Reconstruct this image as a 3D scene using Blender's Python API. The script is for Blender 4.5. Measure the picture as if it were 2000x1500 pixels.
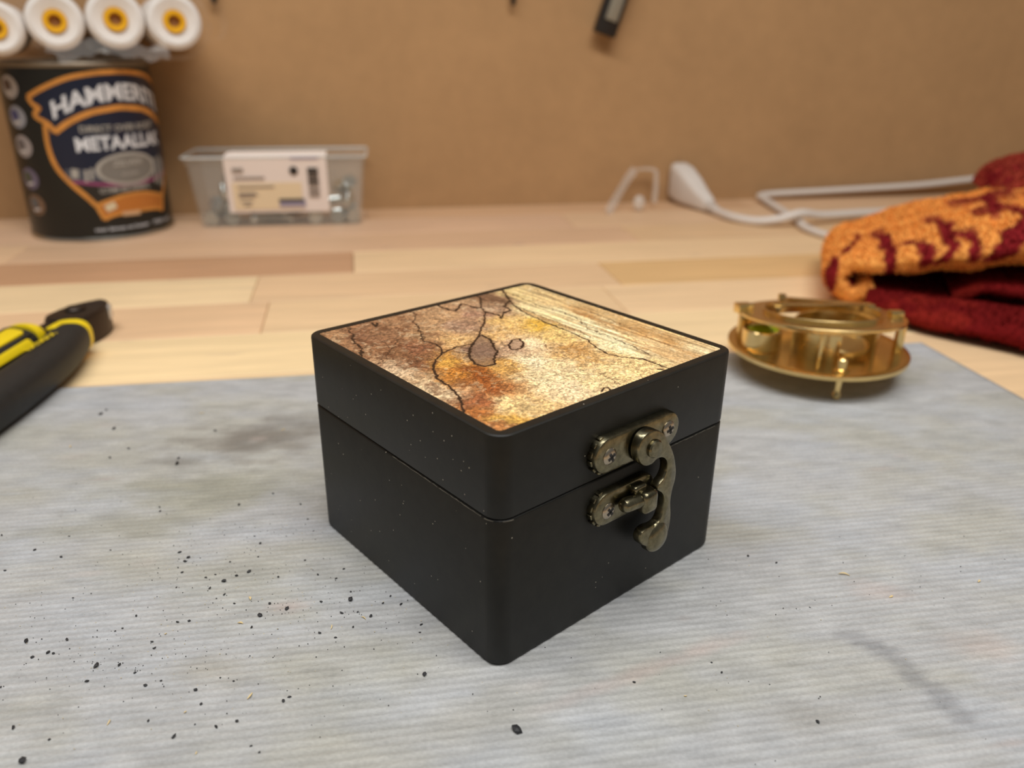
import bpy, bmesh, math, random
import numpy as np
from mathutils import Vector, Matrix

PI = math.pi
for o in list(bpy.data.objects):
    bpy.data.objects.remove(o, do_unlink=True)
S = bpy.context.scene
COL = S.collection
random.seed(7)
RNG = np.random.default_rng(11)

# ------------------------------------------------------------------ camera
PITCH, ROLL, FPX = 0.407566, 0.0099763, 1560.19
cam_d = bpy.data.cameras.new('camera')
cam_d.sensor_width = 36.0
cam_d.sensor_fit = 'HORIZONTAL'
cam_d.lens = FPX / 2000.0 * 36.0
cam_d.clip_start = 0.01
cam_d.dof.use_dof = True
cam_d.dof.focus_distance = 0.215
cam_d.dof.aperture_fstop = 10.5
cam = bpy.data.objects.new('camera', cam_d)
COL.objects.link(cam)
_f = Vector((0, math.cos(PITCH), -math.sin(PITCH)))
_u = Vector((0, math.sin(PITCH), math.cos(PITCH)))
_r = Vector((1, 0, 0))
_r2 = _r * math.cos(ROLL) + _u * math.sin(ROLL)
_u2 = -_r * math.sin(ROLL) + _u * math.cos(ROLL)
_m = Matrix.Identity(4)
for i in range(3):
    _m[i][0] = _r2[i]; _m[i][1] = _u2[i]; _m[i][2] = -_f[i]
_m.translation = Vector((0.0031276, -0.1582884, 0.1485251))
cam.matrix_world = _m
S.camera = cam

# ------------------------------------------------------------------ light and exposure
S.view_settings.view_transform = 'Standard'
S.view_settings.look = 'None'
S.view_settings.gamma = 1.0
S.view_settings.use_curve_mapping = False
S.view_settings.exposure = -0.04

world = bpy.data.worlds.new('room_ambience')
S.world = world
world.use_nodes = True
bg = world.node_tree.nodes['Background']
bg.inputs[0].default_value = (1.0, 0.99, 0.97, 1)
bg.inputs[1].default_value = 0.17

def area_light(name, loc, target, sx, sy, power, color):
    d = bpy.data.lights.new(name, 'AREA')
    d.shape = 'RECTANGLE'; d.size = sx; d.size_y = sy
    d.energy = power; d.color = color
    o = bpy.data.objects.new(name, d)
    COL.objects.link(o)
    o.location = loc
    o.rotation_euler = (Vector(target) - Vector(loc)).to_track_quat('-Z', 'Y').to_euler()
    return o
# strip lamp over the bench, then an added fill light from the front
area_light('bench_lamp_light', (-0.02, 0.0, 0.82), (0.0, 0.14, 0.0), 1.0, 0.10, 6.0, (1.0, 0.995, 0.98))
area_light('front_fill_light', (0.2, -0.55, 1.3), (0.0, 0.1, 0.0), 0.9, 0.4, 8.0, (1.0, 0.995, 0.98))

# ------------------------------------------------------------------ helpers
def lin(c):
    out = []
    for v in c[:3]:
        v = v / 255.0
        out.append(v / 12.92 if v <= 0.04045 else ((v + 0.055) / 1.055) ** 2.4)
    return tuple(out)
def lin4(c):
    return lin(c) + (1.0,)

def new_mat(name, col=(128, 128, 128), rough=0.5, metal=0.0, spec=0.5, **kw):
    m = bpy.data.materials.new(name)
    m.use_nodes = True
    b = m.node_tree.nodes['Principled BSDF']
    b.inputs['Base Color'].default_value = lin4(col)
    b.inputs['Roughness'].default_value = rough
    b.inputs['Metallic'].default_value = metal
    b.inputs['Specular IOR Level'].default_value = spec
    for k, v in kw.items():
        b.inputs[k].default_value = v
    return m
def nodes(m):
    return m.node_tree.nodes, m.node_tree.links, m.node_tree.nodes['Principled BSDF']
def N(m, kind, **props):
    n = m.node_tree.nodes.new(kind)
    for k, v in props.items():
        setattr(n, k, v)
    return n
def add_noise_variation(m, scale, amount, detail=6.0, stretch=(1, 1, 1), coord='Object', rough=0.6, bump=0.0, bump_scale=None, dist=0.001):
    """multiply the base colour by noise and optionally add bump"""
    nd, lk, b = nodes(m)
    tc = N(m, 'ShaderNodeTexCoord'); mp = N(m, 'ShaderNodeMapping')
    mp.inputs['Scale'].default_value = stretch
    lk.new(tc.outputs[coord], mp.inputs['Vector'])
    nz = N(m, 'ShaderNodeTexNoise')
    nz.inputs['Scale'].default_value = scale
    nz.inputs['Detail'].default_value = detail
    nz.inputs['Roughness'].default_value = rough
    lk.new(mp.outputs[0], nz.inputs['Vector'])
    mr = N(m, 'ShaderNodeMapRange')
    mr.inputs['From Min'].default_value = 0.3; mr.inputs['From Max'].default_value = 0.7
    mr.inputs['To Min'].default_value = 1 - amount; mr.inputs['To Max'].default_value = 1 + amount
    lk.new(nz.outputs['Fac'], mr.inputs['Value'])
    mx = N(m, 'ShaderNodeMix', data_type='RGBA', blend_type='MULTIPLY')
    mx.inputs['Factor'].default_value = 1.0
    src = b.inputs['Base Color']
    if src.is_linked:
        s = src.links[0].from_socket
        lk.new(s, mx.inputs['A'])
    else:
        mx.inputs['A'].default_value = src.default_value[:]
    cb = N(m, 'ShaderNodeCombineColor')
    for k in range(3):
        lk.new(mr.outputs[0], cb.inputs[k])
    lk.new(cb.outputs[0], mx.inputs['B'])
    lk.new(mx.outputs['Result'], src)
    if bump:
        bp = N(m, 'ShaderNodeBump')
        bp.inputs['Strength'].default_value = bump
        bp.inputs['Distance'].default_value = dist
        if bump_scale:
            n2 = N(m, 'ShaderNodeTexNoise')
            n2.inputs['Scale'].default_value = bump_scale
            n2.inputs['Detail'].default_value = 5
            lk.new(mp.outputs[0], n2.inputs['Vector'])
            lk.new(n2.outputs['Fac'], bp.inputs['Height'])
        else:
            lk.new(nz.outputs['Fac'], bp.inputs['Height'])
        lk.new(bp.outputs[0], b.inputs['Normal'])
    return m
def clear_mat(name, col, alpha, rough=0.15):
    m = new_mat(name, col, rough)
    b = m.node_tree.nodes['Principled BSDF']
    b.inputs['Alpha'].default_value = alpha
    return m

def obj_from(name, verts, faces, mat, parent=None, smooth=False, loc=None, rot=None):
    me = bpy.data.meshes.new(name)
    me.from_pydata([tuple(v) for v in verts], [], faces)
    me.validate()
    return obj_me(name, me, mat, parent, smooth, loc, rot)
def obj_me(name, me, mat, parent=None, smooth=False, loc=None, rot=None):
    if mat is not None and len(me.materials) == 0:
        me.materials.append(mat)
    if smooth:
        me.polygons.foreach_set('use_smooth', [True] * len(me.polygons))
    o = bpy.data.objects.new(name, me)
    COL.objects.link(o)
    if parent: o.parent = parent
    if loc is not None: o.location = loc
    if rot is not None: o.rotation_euler = rot
    return o
def obj_bm(name, bm, mat, parent=None, smooth=False, loc=None, rot=None, fix=True):
    if fix:
        bmesh.ops.recalc_face_normals(bm, faces=bm.faces[:])
    me = bpy.data.meshes.new(name)
    bm.to_mesh(me); bm.free()
    o = obj_me(name, me, mat, parent, smooth, loc, rot)
    if smooth == 'auto':
        auto_smooth(o)
    return o
def auto_smooth(o, ang=35):
    me = o.data
    bm = bmesh.new(); bm.from_mesh(me)
    for f in bm.faces: f.smooth = True
    for e in bm.edges:
        if len(e.link_faces) == 2 and e.calc_face_angle(0) > math.radians(ang):
            e.smooth = False
    bm.to_mesh(me); bm.free()
def thing(name, label, cat, loc=(0, 0, 0), rot=(0, 0, 0), group=None):
    o = bpy.data.objects.new(name, None)
    o.empty_display_size = 0.02
    COL.objects.link(o)
    o.location = loc; o.rotation_euler = rot
    return tag(o, label, cat, group)
def tag(o, label, cat, group=None, kind=None):
    o['label'] = label
    if cat: o['category'] = cat
    if group: o['group'] = group
    if kind: o['kind'] = kind
    return o

def bm_box(bm, c, s, rot=None, bevel=0.0, seg=2):
    r = bmesh.ops.create_cube(bm, size=1.0)
    vs = r['verts']
    for v in vs:
        v.co = Vector((v.co.x * s[0], v.co.y * s[1], v.co.z * s[2]))
    if bevel:
        es = list({e for v in vs for e in v.link_edges})
        rr = bmesh.ops.bevel(bm, geom=es, offset=bevel, segments=seg, profile=0.5, affect='EDGES')
        vs = list({v for f in rr['faces'] for v in f.verts} | {v for v in vs if v.is_valid})
    M = Matrix.Translation(c) @ (rot.to_4x4() if rot is not None else Matrix.Identity(4))
    for v in vs: v.co = M @ v.co
    return vs
def bm_lathe(bm, prof, seg=32, cap=True, M=None):
    """prof: list of (r,z)"""
    rings = []
    for r, z in prof:
        ring = []
        for k in range(seg):
            a = 2 * PI * k / seg
            p = Vector((r * math.cos(a), r * math.sin(a), z))
            ring.append(bm.verts.new(M @ p if M is not None else p))
        rings.append(ring)
    for i in range(len(rings) - 1):
        for k in range(seg):
            bm.faces.new((rings[i][k], rings[i][(k + 1) % seg], rings[i + 1][(k + 1) % seg], rings[i + 1][k]))
    if cap:
        bm.faces.new(rings[0][::-1]); bm.faces.new(rings[-1])
    return rings
def align(p, d):
    """matrix that puts local z along d with origin p"""
    q = Vector(d).to_track_quat('Z', 'Y')
    return Matrix.Translation(Vector(p)) @ q.to_matrix().to_4x4()
def bm_cyl(bm, p0, p1, r0, r1=None, seg=20, bevel=0.0):
    if r1 is None: r1 = r0
    p0 = Vector(p0); p1 = Vector(p1); L = (p1 - p0).length
    prof = [(r0, 0), (r1, L)]
    if bevel:
        prof = [(r0 - bevel, 0), (r0, bevel), (r1, L - bevel), (r1 - bevel, L)]
    bm_lathe(bm, prof, seg, True, align(p0, p1 - p0))
def bm_sphere(bm, c, r, sc=(1, 1, 1), seg=20):
    rr = bmesh.ops.create_uvsphere(bm, u_segments=seg, v_segments=max(8, seg // 2), radius=r)
    for v in rr['verts']:
        v.co = Vector((v.co.x * sc[0], v.co.y * sc[1], v.co.z * sc[2])) + Vector(c)
    return rr['verts']
def smooth_path(pts, n=8):
    """Catmull-Rom"""
    P = [Vector(p) for p in pts]
    P = [P[0] * 2 - P[1]] + P + [P[-1] * 2 - P[-2]]
    out = []
    for i in range(1, len(P) - 2):
        for k in range(n):
            t = k / n
            out.append(0.5 * ((2 * P[i]) + (-P[i - 1] + P[i + 1]) * t + (2 * P[i - 1] - 5 * P[i] + 4 * P[i + 1] - P[i + 2]) * t * t + (-P[i - 1] + 3 * P[i] - 3 * P[i + 1] + P[i + 2]) * t ** 3))
    out.append(P[-2])
    return out
def bm_tube(bm, pts, r, seg=12, flat=1.0):
    rings = []
    n = len(pts)
    up = Vector((0, 0, 1))
    for i, p in enumerate(pts):
        t = (pts[min(i + 1, n - 1)] - pts[max(i - 1, 0)]).normalized()
        a = t.cross(up)
        if a.length < 1e-4: a = Vector((1, 0, 0))
        a.normalize(); b = a.cross(t).normalized()
        rr = r[i] if isinstance(r, (list, tuple)) else r
        rings.append([bm.verts.new(p + a * math.cos(2 * PI * k / seg) * rr + b * math.sin(2 * PI * k / seg) * rr * flat) for k in range(seg)])
    for i in range(n - 1):
        for k in range(seg):
            bm.faces.new((rings[i][k], rings[i][(k + 1) % seg], rings[i + 1][(k + 1) % seg], rings[i + 1][k]))
    bm.faces.new(rings[0][::-1]); bm.faces.new(rings[-1])
def bm_prism(bm, poly, z0, z1, bevel=0.0, M=None, dome=0.0):
    """poly: CCW list of (x,y); inset on the top by bevel"""
    n = len(poly)
    P = [Vector((p[0], p[1])) for p in poly]
    def inset(d):
        out = []
        for i in range(n):
            a, b, c = P[i - 1], P[i], P[(i + 1) % n]
            e1 = (b - a).normalized(); e2 = (c - b).normalized()
            n1 = Vector((-e1.y, e1.x)); n2 = Vector((-e2.y, e2.x))
            m = (n1 + n2)
            m = m / max(m.length_squared, 0.5) * 2 * 0.5 * 2 if m.length > 1e-6 else n1
            out.append(b + m * d * 0.5 * 1.0 if False else b + (n1 + n2).normalized() * d)
        return out
    loops = [(P, z0)]
    if bevel:
        loops += [(P, z1 - bevel), (inset(bevel * 0.3), z1 - bevel * 0.3), (inset(bevel), z1)]
    else:
        loops += [(P, z1)]
    rings = []
    for L, z in loops:
        ring = []
        for p in L:
            q = Vector((p.x, p.y, z))
            ring.append(bm.verts.new(M @ q if M is not None else q))
        rings.append(ring)
    for i in range(len(rings) - 1):
        for k in range(n):
            bm.faces.new((rings[i][k], rings[i][(k + 1) % n], rings[i + 1][(k + 1) % n], rings[i + 1][k]))
    bm.faces.new(rings[0][::-1])
    bm.faces.new(rings[-1])
def stadium(x0, x1, y, r, n=10):
    out = []
    for k in range(n + 1):
        a = PI / 2 + PI * k / n
        out.append((x0 + r * math.cos(a), y + r * math.sin(a)))
    for k in range(n + 1):
        a = -PI / 2 + PI * k / n
        out.append((x1 + r * math.cos(a), y + r * math.sin(a)))
    return out
def rrect(x0, x1, y0, y1, r, n=6):
    out = []
    for cx, cy, a0 in ((x1 - r, y0 + r, -PI / 2), (x1 - r, y1 - r, 0), (x0 + r, y1 - r, PI / 2), (x0 + r, y0 + r, PI)):
        for k in range(n + 1):
            a = a0 + PI / 2 * k / n
            out.append((cx + r * math.cos(a), cy + r * math.sin(a)))
    return out
def bm_loft(bm, loops, cap0=True, cap1=True):
    rings = [[bm.verts.new(p) for p in L] for L in loops]
    n = len(rings[0])
    for i in range(len(rings) - 1):
        for k in range(n):
            bm.faces.new((rings[i][k], rings[i][(k + 1) % n], rings[i + 1][(k + 1) % n], rings[i + 1][k]))
    if cap0: bm.faces.new(rings[0][::-1])
    if cap1: bm.faces.new(rings[-1])
def text_mesh(body, size=1.0, bold=0.0, spacing=1.0, align_x='CENTER'):
    """returns verts, faces of a flat text"""
    c = bpy.data.curves.new('lettering', 'FONT')
    c.body = body; c.size = size; c.offset = bold; c.space_character = spacing
    c.align_x = align_x; c.resolution_u = 3
    o = bpy.data.objects.new('lettering', c)
    COL.objects.link(o)
    dg = bpy.context.evaluated_depsgraph_get()
    me = o.evaluated_get(dg).to_mesh()
    vs = [tuple(v.co) for v in me.vertices]
    fs = [tuple(p.vertices) for p in me.polygons]
    o.evaluated_get(dg).to_mesh_clear()
    bpy.data.objects.remove(o, do_unlink=True)
    bpy.data.curves.remove(c)
    return vs, fs
# value noise in numpy
def vnoise(x, y, seed=0):
    xi = np.floor(x).astype(np.int64); yi = np.floor(y).astype(np.int64)
    xf = x - xi; yf = y - yi
    def h(a, b):
        n = (a * 374761393 + b * 668265263 + seed * 974634777) & 0x7fffffff
        n = ((n ^ (n >> 13)) * 1274126177) & 0x7fffffff
        n = n ^ (n >> 16)
        return (n & 0xffff) / 65535.0
    u = xf * xf * (3 - 2 * xf); v = yf * yf * (3 - 2 * yf)
    return (h(xi, yi) * (1 - u) + h(xi + 1, yi) * u) * (1 - v) + (h(xi, yi + 1) * (1 - u) + h(xi + 1, yi + 1) * u) * v
def fbm(x, y, oct=4, seed=0):
    t = 0; a = 0.5; s = 0
    for i in range(oct):
        t = t + a * vnoise(x, y, seed + i * 17); s += a
        x = x * 2.03; y = y * 2.03; a *= 0.5
    return t / s
def seg_dist(X, Y, pts):
    D = np.full(X.shape, 1e9)
    for (x0, y0), (x1, y1) in zip(pts[:-1], pts[1:]):
        dx, dy = x1 - x0, y1 - y0
        L = dx * dx + dy * dy + 1e-12
        t = np.clip(((X - x0) * dx + (Y - y0) * dy) / L, 0, 1)
        D = np.minimum(D, np.hypot(X - x0 - t * dx, Y - y0 - t * dy))
    return D
def color_attr(me, cols, name='tint'):
    at = me.color_attributes.new(name, 'FLOAT_COLOR', 'POINT')
    a = np.ones((len(me.vertices), 4), np.float32)
    a[:, :3] = cols
    at.data.foreach_set('color', a.ravel())
def use_attr(m, name='tint'):
    nd, lk, b = nodes(m)
    at = N(m, 'ShaderNodeAttribute', attribute_name=name)
    lk.new(at.outputs['Color'], b.inputs['Base Color'])
    return m
def srgb2lin(a):
    a = np.asarray(a) / 255.0
    return np.where(a <= 0.04045, a / 12.92, ((a + 0.055) / 1.055) ** 2.4)

TH = math.radians(11.0)          # the bench and its back wall are turned by this against the camera
ZT = -0.003                      # bench top; the mat's ribs reach z = 0
def bw(x, y, z=0.0):
    """bench frame -> world"""
    return Vector((x * math.cos(TH) - y * math.sin(TH), x * math.sin(TH) + y * math.cos(TH), z))

ANCH=[(6.7,82.1,150,110,75),(11.6,78.1,120,80,55),(18.7,77.3,135,95,65),(27.0,78.2,145,105,72),(12.7,58.8,125,85,55),(17.9,58.9,120,75,50),(13.2,49.9,110,70,45),(6.1,49.7,190,160,125),(5.6,34.9,195,165,125),(6.6,28.8,200,170,130),(37.2,75.2,170,130,90),(40.0,67.7,150,115,90),(49.6,73.5,150,110,85),(45.3,77.0,175,135,95),(28.1,64.7,165,125,85),(30.8,57.6,205,160,100),(66.3,84.1,120,85,60),(59.8,73.9,160,125,95),(32.2,45.1,130,100,80),(20.1,44.3,200,145,60),(15.9,35.7,175,110,40),(20.4,35.9,140,75,25),(18.5,29.8,135,70,25),(15.4,21.6,150,80,35),(9.2,19.9,140,80,45),(14.2,15.8,225,190,130),(6.3,12.7,160,95,45),(8.3,6.5,215,165,75),(4.2,5.4,170,110,60),(16.6,10.5,215,180,120),(28.7,33.2,190,140,70),(44.1,51.7,200,155,95),(55.4,57.8,215,170,100),(42.8,43.2,175,140,110),(47.9,41.4,225,195,150),(37.6,30.0,230,205,160),(31.6,19.1,225,200,150),(41.2,20.9,220,190,140),(32.1,11.4,225,195,150),(40.4,11.9,220,190,135),(60.5,52.4,210,160,60),(56.6,41.5,215,175,105),(53.9,29.6,180,130,70),(51.5,22.8,195,150,90),(52.6,11.6,225,190,130),(59.5,10.0,220,185,125),(76.7,79.0,225,195,130),(68.3,64.1,235,210,150),(79.1,70.6,225,190,130),(73.5,54.2,235,215,160),(78.9,49.8,200,150,90),(71.0,37.3,240,225,175),(79.6,40.9,225,195,140),(80.2,32.4,190,140,80),(67.6,25.3,240,225,175),(76.5,20.5,220,185,130),(70.6,11.5,210,170,115),(80.0,15.3,195,145,85),(80.6,7.8,230,205,155)]
CRUMBS=[(-161.1,58.5,0.89),(-146.1,50.6,1.01),(-136.0,47.1,1.0),(-149.1,39.9,0.83),(-76.7,55.2,1.03),(-79.7,59.3,0.6),(-100.4,50.1,1.15),(-96.7,47.5,1.29),(-97.0,45.5,1.06),(-95.8,39.9,0.83),(-97.9,42.3,0.56),(-87.8,37.6,0.69),(-85.4,39.0,0.69),(-81.8,36.0,1.64),(-79.0,38.7,0.83),(-75.8,40.5,1.39),(-83.2,45.5,0.64),(-84.8,32.6,0.88),(-79.6,29.7,0.93),(-81.3,28.0,0.53),(-75.4,25.7,0.79),(-66.3,38.2,0.69),(-75.3,48.1,0.64),(-60.3,46.7,0.64),(-54.7,39.4,0.83),(-47.5,42.4,0.91),(-48.9,37.6,0.83),(-43.3,31.5,0.74),(-42.7,27.8,1.72),(-44.0,22.0,1.1),(-39.7,22.6,0.71),(-35.7,20.9,1.16),(-65.4,25.9,0.92),(-59.9,23.6,1.43),(-66.5,20.5,1.67),(-67.5,15.9,0.82),(-88.5,17.7,0.89),(-85.5,18.2,0.89),(-101.0,20.2,0.77),(-102.5,15.0,0.57),(-103.9,13.7,0.63),(-115.1,10.2,0.92),(-125.6,9.5,1.6),(-122.0,10.4,0.55),(-117.6,5.5,1.09),(-116.0,5.0,0.78),(-120.7,3.4,1.08),(-102.7,0.8,1.54),(-97.0,1.1,1.07),(-91.8,-1.6,0.88),(-102.5,-4.6,0.92),(-87.3,-5.9,0.97),(-84.1,-4.2,0.69),(-92.2,9.8,0.74),(-90.6,7.4,0.79),(-74.4,-7.2,1.03),(-71.4,-11.7,0.78),(-81.9,-17.0,0.76),(-61.1,-16.9,0.98),(-65.4,-18.6,0.97),(-74.1,-21.6,1.28),(-70.6,-17.9,0.49),(-55.6,-24.0,0.63),(-53.2,-25.7,0.57),(-105.0,-28.8,2.05),(-112.4,-19.4,1.07),(-122.7,-6.9,0.68),(-102.2,-22.8,0.74),(-50.7,-9.2,0.9),(-51.8,-10.4,0.9),(-18.4,-1.2,1.52),(-28.0,26.0,0.92),(-33.2,26.6,0.73),(-31.5,29.8,0.73),(-43.8,12.1,0.75),(-48.4,13.8,0.88),(-39.8,16.3,0.76),(-21.3,17.5,0.83),(-21.3,14.5,0.63),(-58.4,4.3,0.48),(-122.3,27.5,0.66),(-94.7,32.7,0.61),(-64.9,69.6,0.77),(-139.2,58.3,0.59),(-122.5,51.0,0.58),(-69.7,-3.0,0.52),(-65.9,-4.2,0.69),(-50.9,26.9,0.86),(-171.7,153.0,1.19),(-172.1,148.9,1.77),(-160.3,135.3,1.71),(-118.4,134.3,1.25),(-146.7,118.3,1.08),(-150.5,110.7,1.06),(-124.3,110.7,1.16),(-123.2,106.7,1.83),(-117.4,76.2,0.85),(-116.2,73.7,0.85),(-90.8,78.2,1.05),(-81.1,85.7,0.78),(-69.6,78.8,0.86),(-64.9,69.6,0.84),(-76.6,55.2,0.97),(-79.8,59.5,0.45),(-136.1,47.1,0.94),(-122.4,51.0,0.65),(-145.1,73.9,0.47),(-139.3,58.3,0.62),(34.7,-3.1,0.81),(55.8,4.1,0.66),(76.7,-15.2,0.99),(57.6,0.6,0.59),(77.9,51.1,0.87),(85.7,47.7,0.72),(89.0,26.6,0.53),(80.1,-7.3,0.46),(5.1,-18.8,2.64)]
SHAV=[(-71.6,28.1,1.46),(-71.0,17.5,1.4),(-60.2,-9.1,2.03),(-45.6,16.2,1.64),(-90.8,-17.7,1.63),(-67.2,-26.2,0.73),(-74.2,-14.3,0.66),(-89.8,12.8,0.62),(-37.5,20.1,1.61),(114.5,31.6,1.48),(104.7,42.2,2.8),(144.3,39.4,1.39),(46.7,-7.7,0.68),(-129.7,150.5,1.66),(-90.7,135.6,1.71),(-170.0,119.3,1.36)]

# ------------------------------------------------------------------ setting: wall and bench
m_wall = new_mat('hardboard', (175, 137, 96), 0.75, spec=0.2)
add_noise_variation(m_wall, 9, 0.07, detail=8, rough=0.65, bump=0.12, bump_scale=120, dist=0.0008)
add_noise_variation(m_wall, 60, 0.04, detail=4)
bm = bmesh.new()
bm_box(bm, (0, 0.006, 0.6), (3.2, 0.012, 1.21))
o = obj_bm('wall_back', bm, m_wall, loc=bw(0, 0.628, 0), rot=(0, 0, TH))
tag(o, 'brown hardboard back panel behind the workbench', 'wall', kind='structure')

m_plank = new_mat('beech_stave', (225, 185, 135), 0.5, spec=0.35)
nd, lk, b = nodes(m_plank)
oi = N(m_plank, 'ShaderNodeObjectInfo')
lk.new(oi.outputs['Color'], b.inputs['Base Color'])
add_noise_variation(m_plank, 14, 0.10, detail=7, stretch=(0.5, 5, 5), rough=0.6)
add_noise_variation(m_plank, 60, 0.05, detail=4, stretch=(0.4, 7, 7), bump=0.1, dist=0.0004)
# dark-blue and brown little stains on the bench top
def knots(m, scale, thr, col, seed, stretch):
    nd, lk, b = nodes(m)
    tc = N(m, 'ShaderNodeTexCoord'); mp = N(m, 'ShaderNodeMapping')
    mp.inputs['Scale'].default_value = stretch; mp.inputs['Location'].default_value = (seed, seed * 1.7, 0)
    lk.new(tc.outputs['Object'], mp.inputs['Vector'])
    nz = N(m, 'ShaderNodeTexNoise'); nz.inputs['Scale'].default_value = scale; nz.inputs['Detail'].default_value = 2
    lk.new(mp.outputs[0], nz.inputs['Vector'])
    mr = N(m, 'ShaderNodeMapRange'); mr.inputs['From Min'].default_value = thr; mr.inputs['From Max'].default_value = thr + 0.06
    mr.inputs['To Max'].default_value = 0.55
    lk.new(nz.outputs['Fac'], mr.inputs['Value'])
    mx = N(m, 'ShaderNodeMix', data_type='RGBA')
    lk.new(mr.outputs[0], mx.inputs['Factor'])
    lk.new(b.inputs['Base Color'].links[0].from_socket, mx.inputs['A'])
    mx.inputs['B'].default_value = lin4(col)
    lk.new(mx.outputs['Result'], b.inputs['Base Color'])
knots(m_plank, 18, 0.69, (120, 112, 120), 3.1, (0.7, 1.6, 1))

bench = thing('workbench', 'pale beech workbench top glued from long staves', 'workbench', bw(0, 0, ZT - 0.027), (0, 0, TH))
BR = 0.060
rows = {  # row index: (joints along the bench, colours left to right)
    0: ([-0.9, -0.45, -0.02, 0.36, 0.75], [(214, 172, 126), (206, 166, 122), (214, 172, 128), (206, 162, 116), (214, 172, 126), (208, 168, 120)]),
    1: ([-1.0, -0.55, 0.16, 0.62], [(214, 174, 128), (218, 178, 134), (214, 172, 130), (216, 176, 130), (208, 168, 122)]),
    2: ([-0.8, -0.28, 0.20, 0.55], [(216, 174, 126), (222, 180, 132), (212, 170, 126), (216, 176, 126), (220, 182, 132)]),
    3: ([-0.85, -0.033, 0.42], [(214, 172, 122), (196, 148, 104), (228, 190, 138), (222, 182, 130)]),
    4: ([-0.7, -0.097, 0.145, 0.5], [(210, 168, 118), (234, 200, 146), (222, 182, 132), (216, 172, 112), (222, 184, 134)]),
    5: ([-0.6, -0.085, 0.13, 0.6], [(206, 166, 116), (226, 184, 134), (226, 188, 136), (230, 192, 140), (218, 178, 126)]),
    6: ([-0.75, -0.05, 0.33], [(218, 180, 126), (240, 206, 148), (236, 202, 146), (226, 190, 138)]),
}
for ri in range(16):
    y1 = 0.628 - 0.046 - BR * (ri - 1) if ri else 0.628
    y0 = y1 - (BR if ri else 0.046)
    joints, cols = rows.get(ri, ([-0.8 + 0.13 * (ri % 3), -0.2 + 0.1 * (ri % 4), 0.35 + 0.08 * (ri % 5)], [(222, 184, 132), (232, 196, 142), (226, 188, 136), (220, 182, 130)]))
    xs = [-1.4] + joints + [1.4]
    for k in range(len(xs) - 1):
        L = xs[k + 1] - xs[k]
        bm = bmesh.new()
        g = 0.00018
        hx, hy = L / 2 - g, (y1 - y0) / 2 - g
        e = 0.0005
        lo = [(-hx, -hy), (hx, -hy), (hx, hy), (-hx, hy)]
        hi = [(-hx + e, -hy + e), (hx - e, -hy + e), (hx - e, hy - e), (-hx + e, hy - e)]
        bm_loft(bm, [[Vector((x, y, 0)) for x, y in lo], [Vector((x, y, 0.027 - e)) for x, y in lo], [Vector((x, y, 0.027)) for x, y in hi]])
        p = obj_bm('plank', bm, m_plank, bench, loc=((xs[k] + xs[k + 1]) / 2, (y0 + y1) / 2, 0))
        cc = lin(cols[k % len(cols)])
        p.color = (min(0.92, cc[0] * 1.03), cc[1] * 1.10, cc[2] * 1.30, 1)

for x_ in (-1.3, 1.3):
    for y_ in (0.58, -0.33):
        bm = bmesh.new(); bm_box(bm, (x_, y_ - 0.0, -0.4235), (0.07, 0.07, 0.847), bevel=0.004)
        lg = obj_bm('leg', bm, m_plank, bench); lg.color = lin4((214, 176, 136))
m_floor = new_mat('concrete_floor', (120, 116, 110), 0.8)
add_noise_variation(m_floor, 6, 0.12)
bm = bmesh.new(); bm_box(bm, (0, -0.9, -0.877 - 0.02), (3.4, 3.2, 0.04))
o = obj_bm('floor', bm, m_floor, rot=(0, 0, TH))
tag(o, 'grey concrete workshop floor under the bench', 'floor', kind='structure')

# ------------------------------------------------------------------ ribbed mat
MA = math.radians(9.6)
mat_w, mat_d = 0.452, 0.30
NX, PITCHR, SUB = 150, 0.0024, 7
ny = int(mat_d / PITCHR) * SUB
mx0 = Vector((0.2246, 0.2486, 0))          # back right corner
ex = Vector((math.cos(MA), math.sin(MA), 0)); ey = Vector((-math.sin(MA), math.cos(MA), 0))
U = np.linspace(-mat_w, 0, NX + 1); V = np.linspace(-mat_d, 0, ny + 1)
UU, VV = np.meshgrid(U, V)
ph = VV / PITCHR * 2 * PI
wear = fbm(UU * 40, VV * 40, 3, 5)
back = np.clip((VV + 0.16) / 0.10, 0, 1)          # ribs are worn flatter towards the back
Hh = -0.00022 + (0.5 + 0.5 * np.sin(ph)) * 0.00022 * (0.4 + 1.0 * wear) * (1 - 0.75 * back)
# rounded back left corner
rc = 0.012
X = UU.copy(); Y = VV.copy()
dx = np.clip(-mat_w + rc - UU, 0, None); 
lim = -rc + np.sqrt(np.clip(rc * rc - dx * dx, 0, None))
Y = np.where((dx > 0) & (VV > lim), lim, VV)
P = np.stack([mx0.x + ex.x * X + ey.x * Y, mx0.y + ex.y * X + ey.y * Y, Hh], -1).reshape(-1, 3)
nv = P.shape[0]
idx = np.arange(nv).reshape(ny + 1, NX + 1)
F = np.stack([idx[:-1, :-1], idx[:-1, 1:], idx[1:, 1:], idx[1:, :-1]], -1).reshape(-1, 4).tolist()
border = list(idx[0, :]) + list(idx[1:, -1]) + list(idx[-1, -2::-1]) + list(idx[-2:0:-1, 0])
low = P[border].copy(); low[:, 2] = ZT
allP = np.concatenate([P, low])
nb = len(border)
for k in range(nb):
    a_, b_ = int(border[k]), int(border[(k + 1) % nb])
    F.append((nv + k, nv + (k + 1) % nb, b_, a_))
me = bpy.data.meshes.new('rubber_mat')
me.from_pydata(allP.tolist(), [], F)
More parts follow.
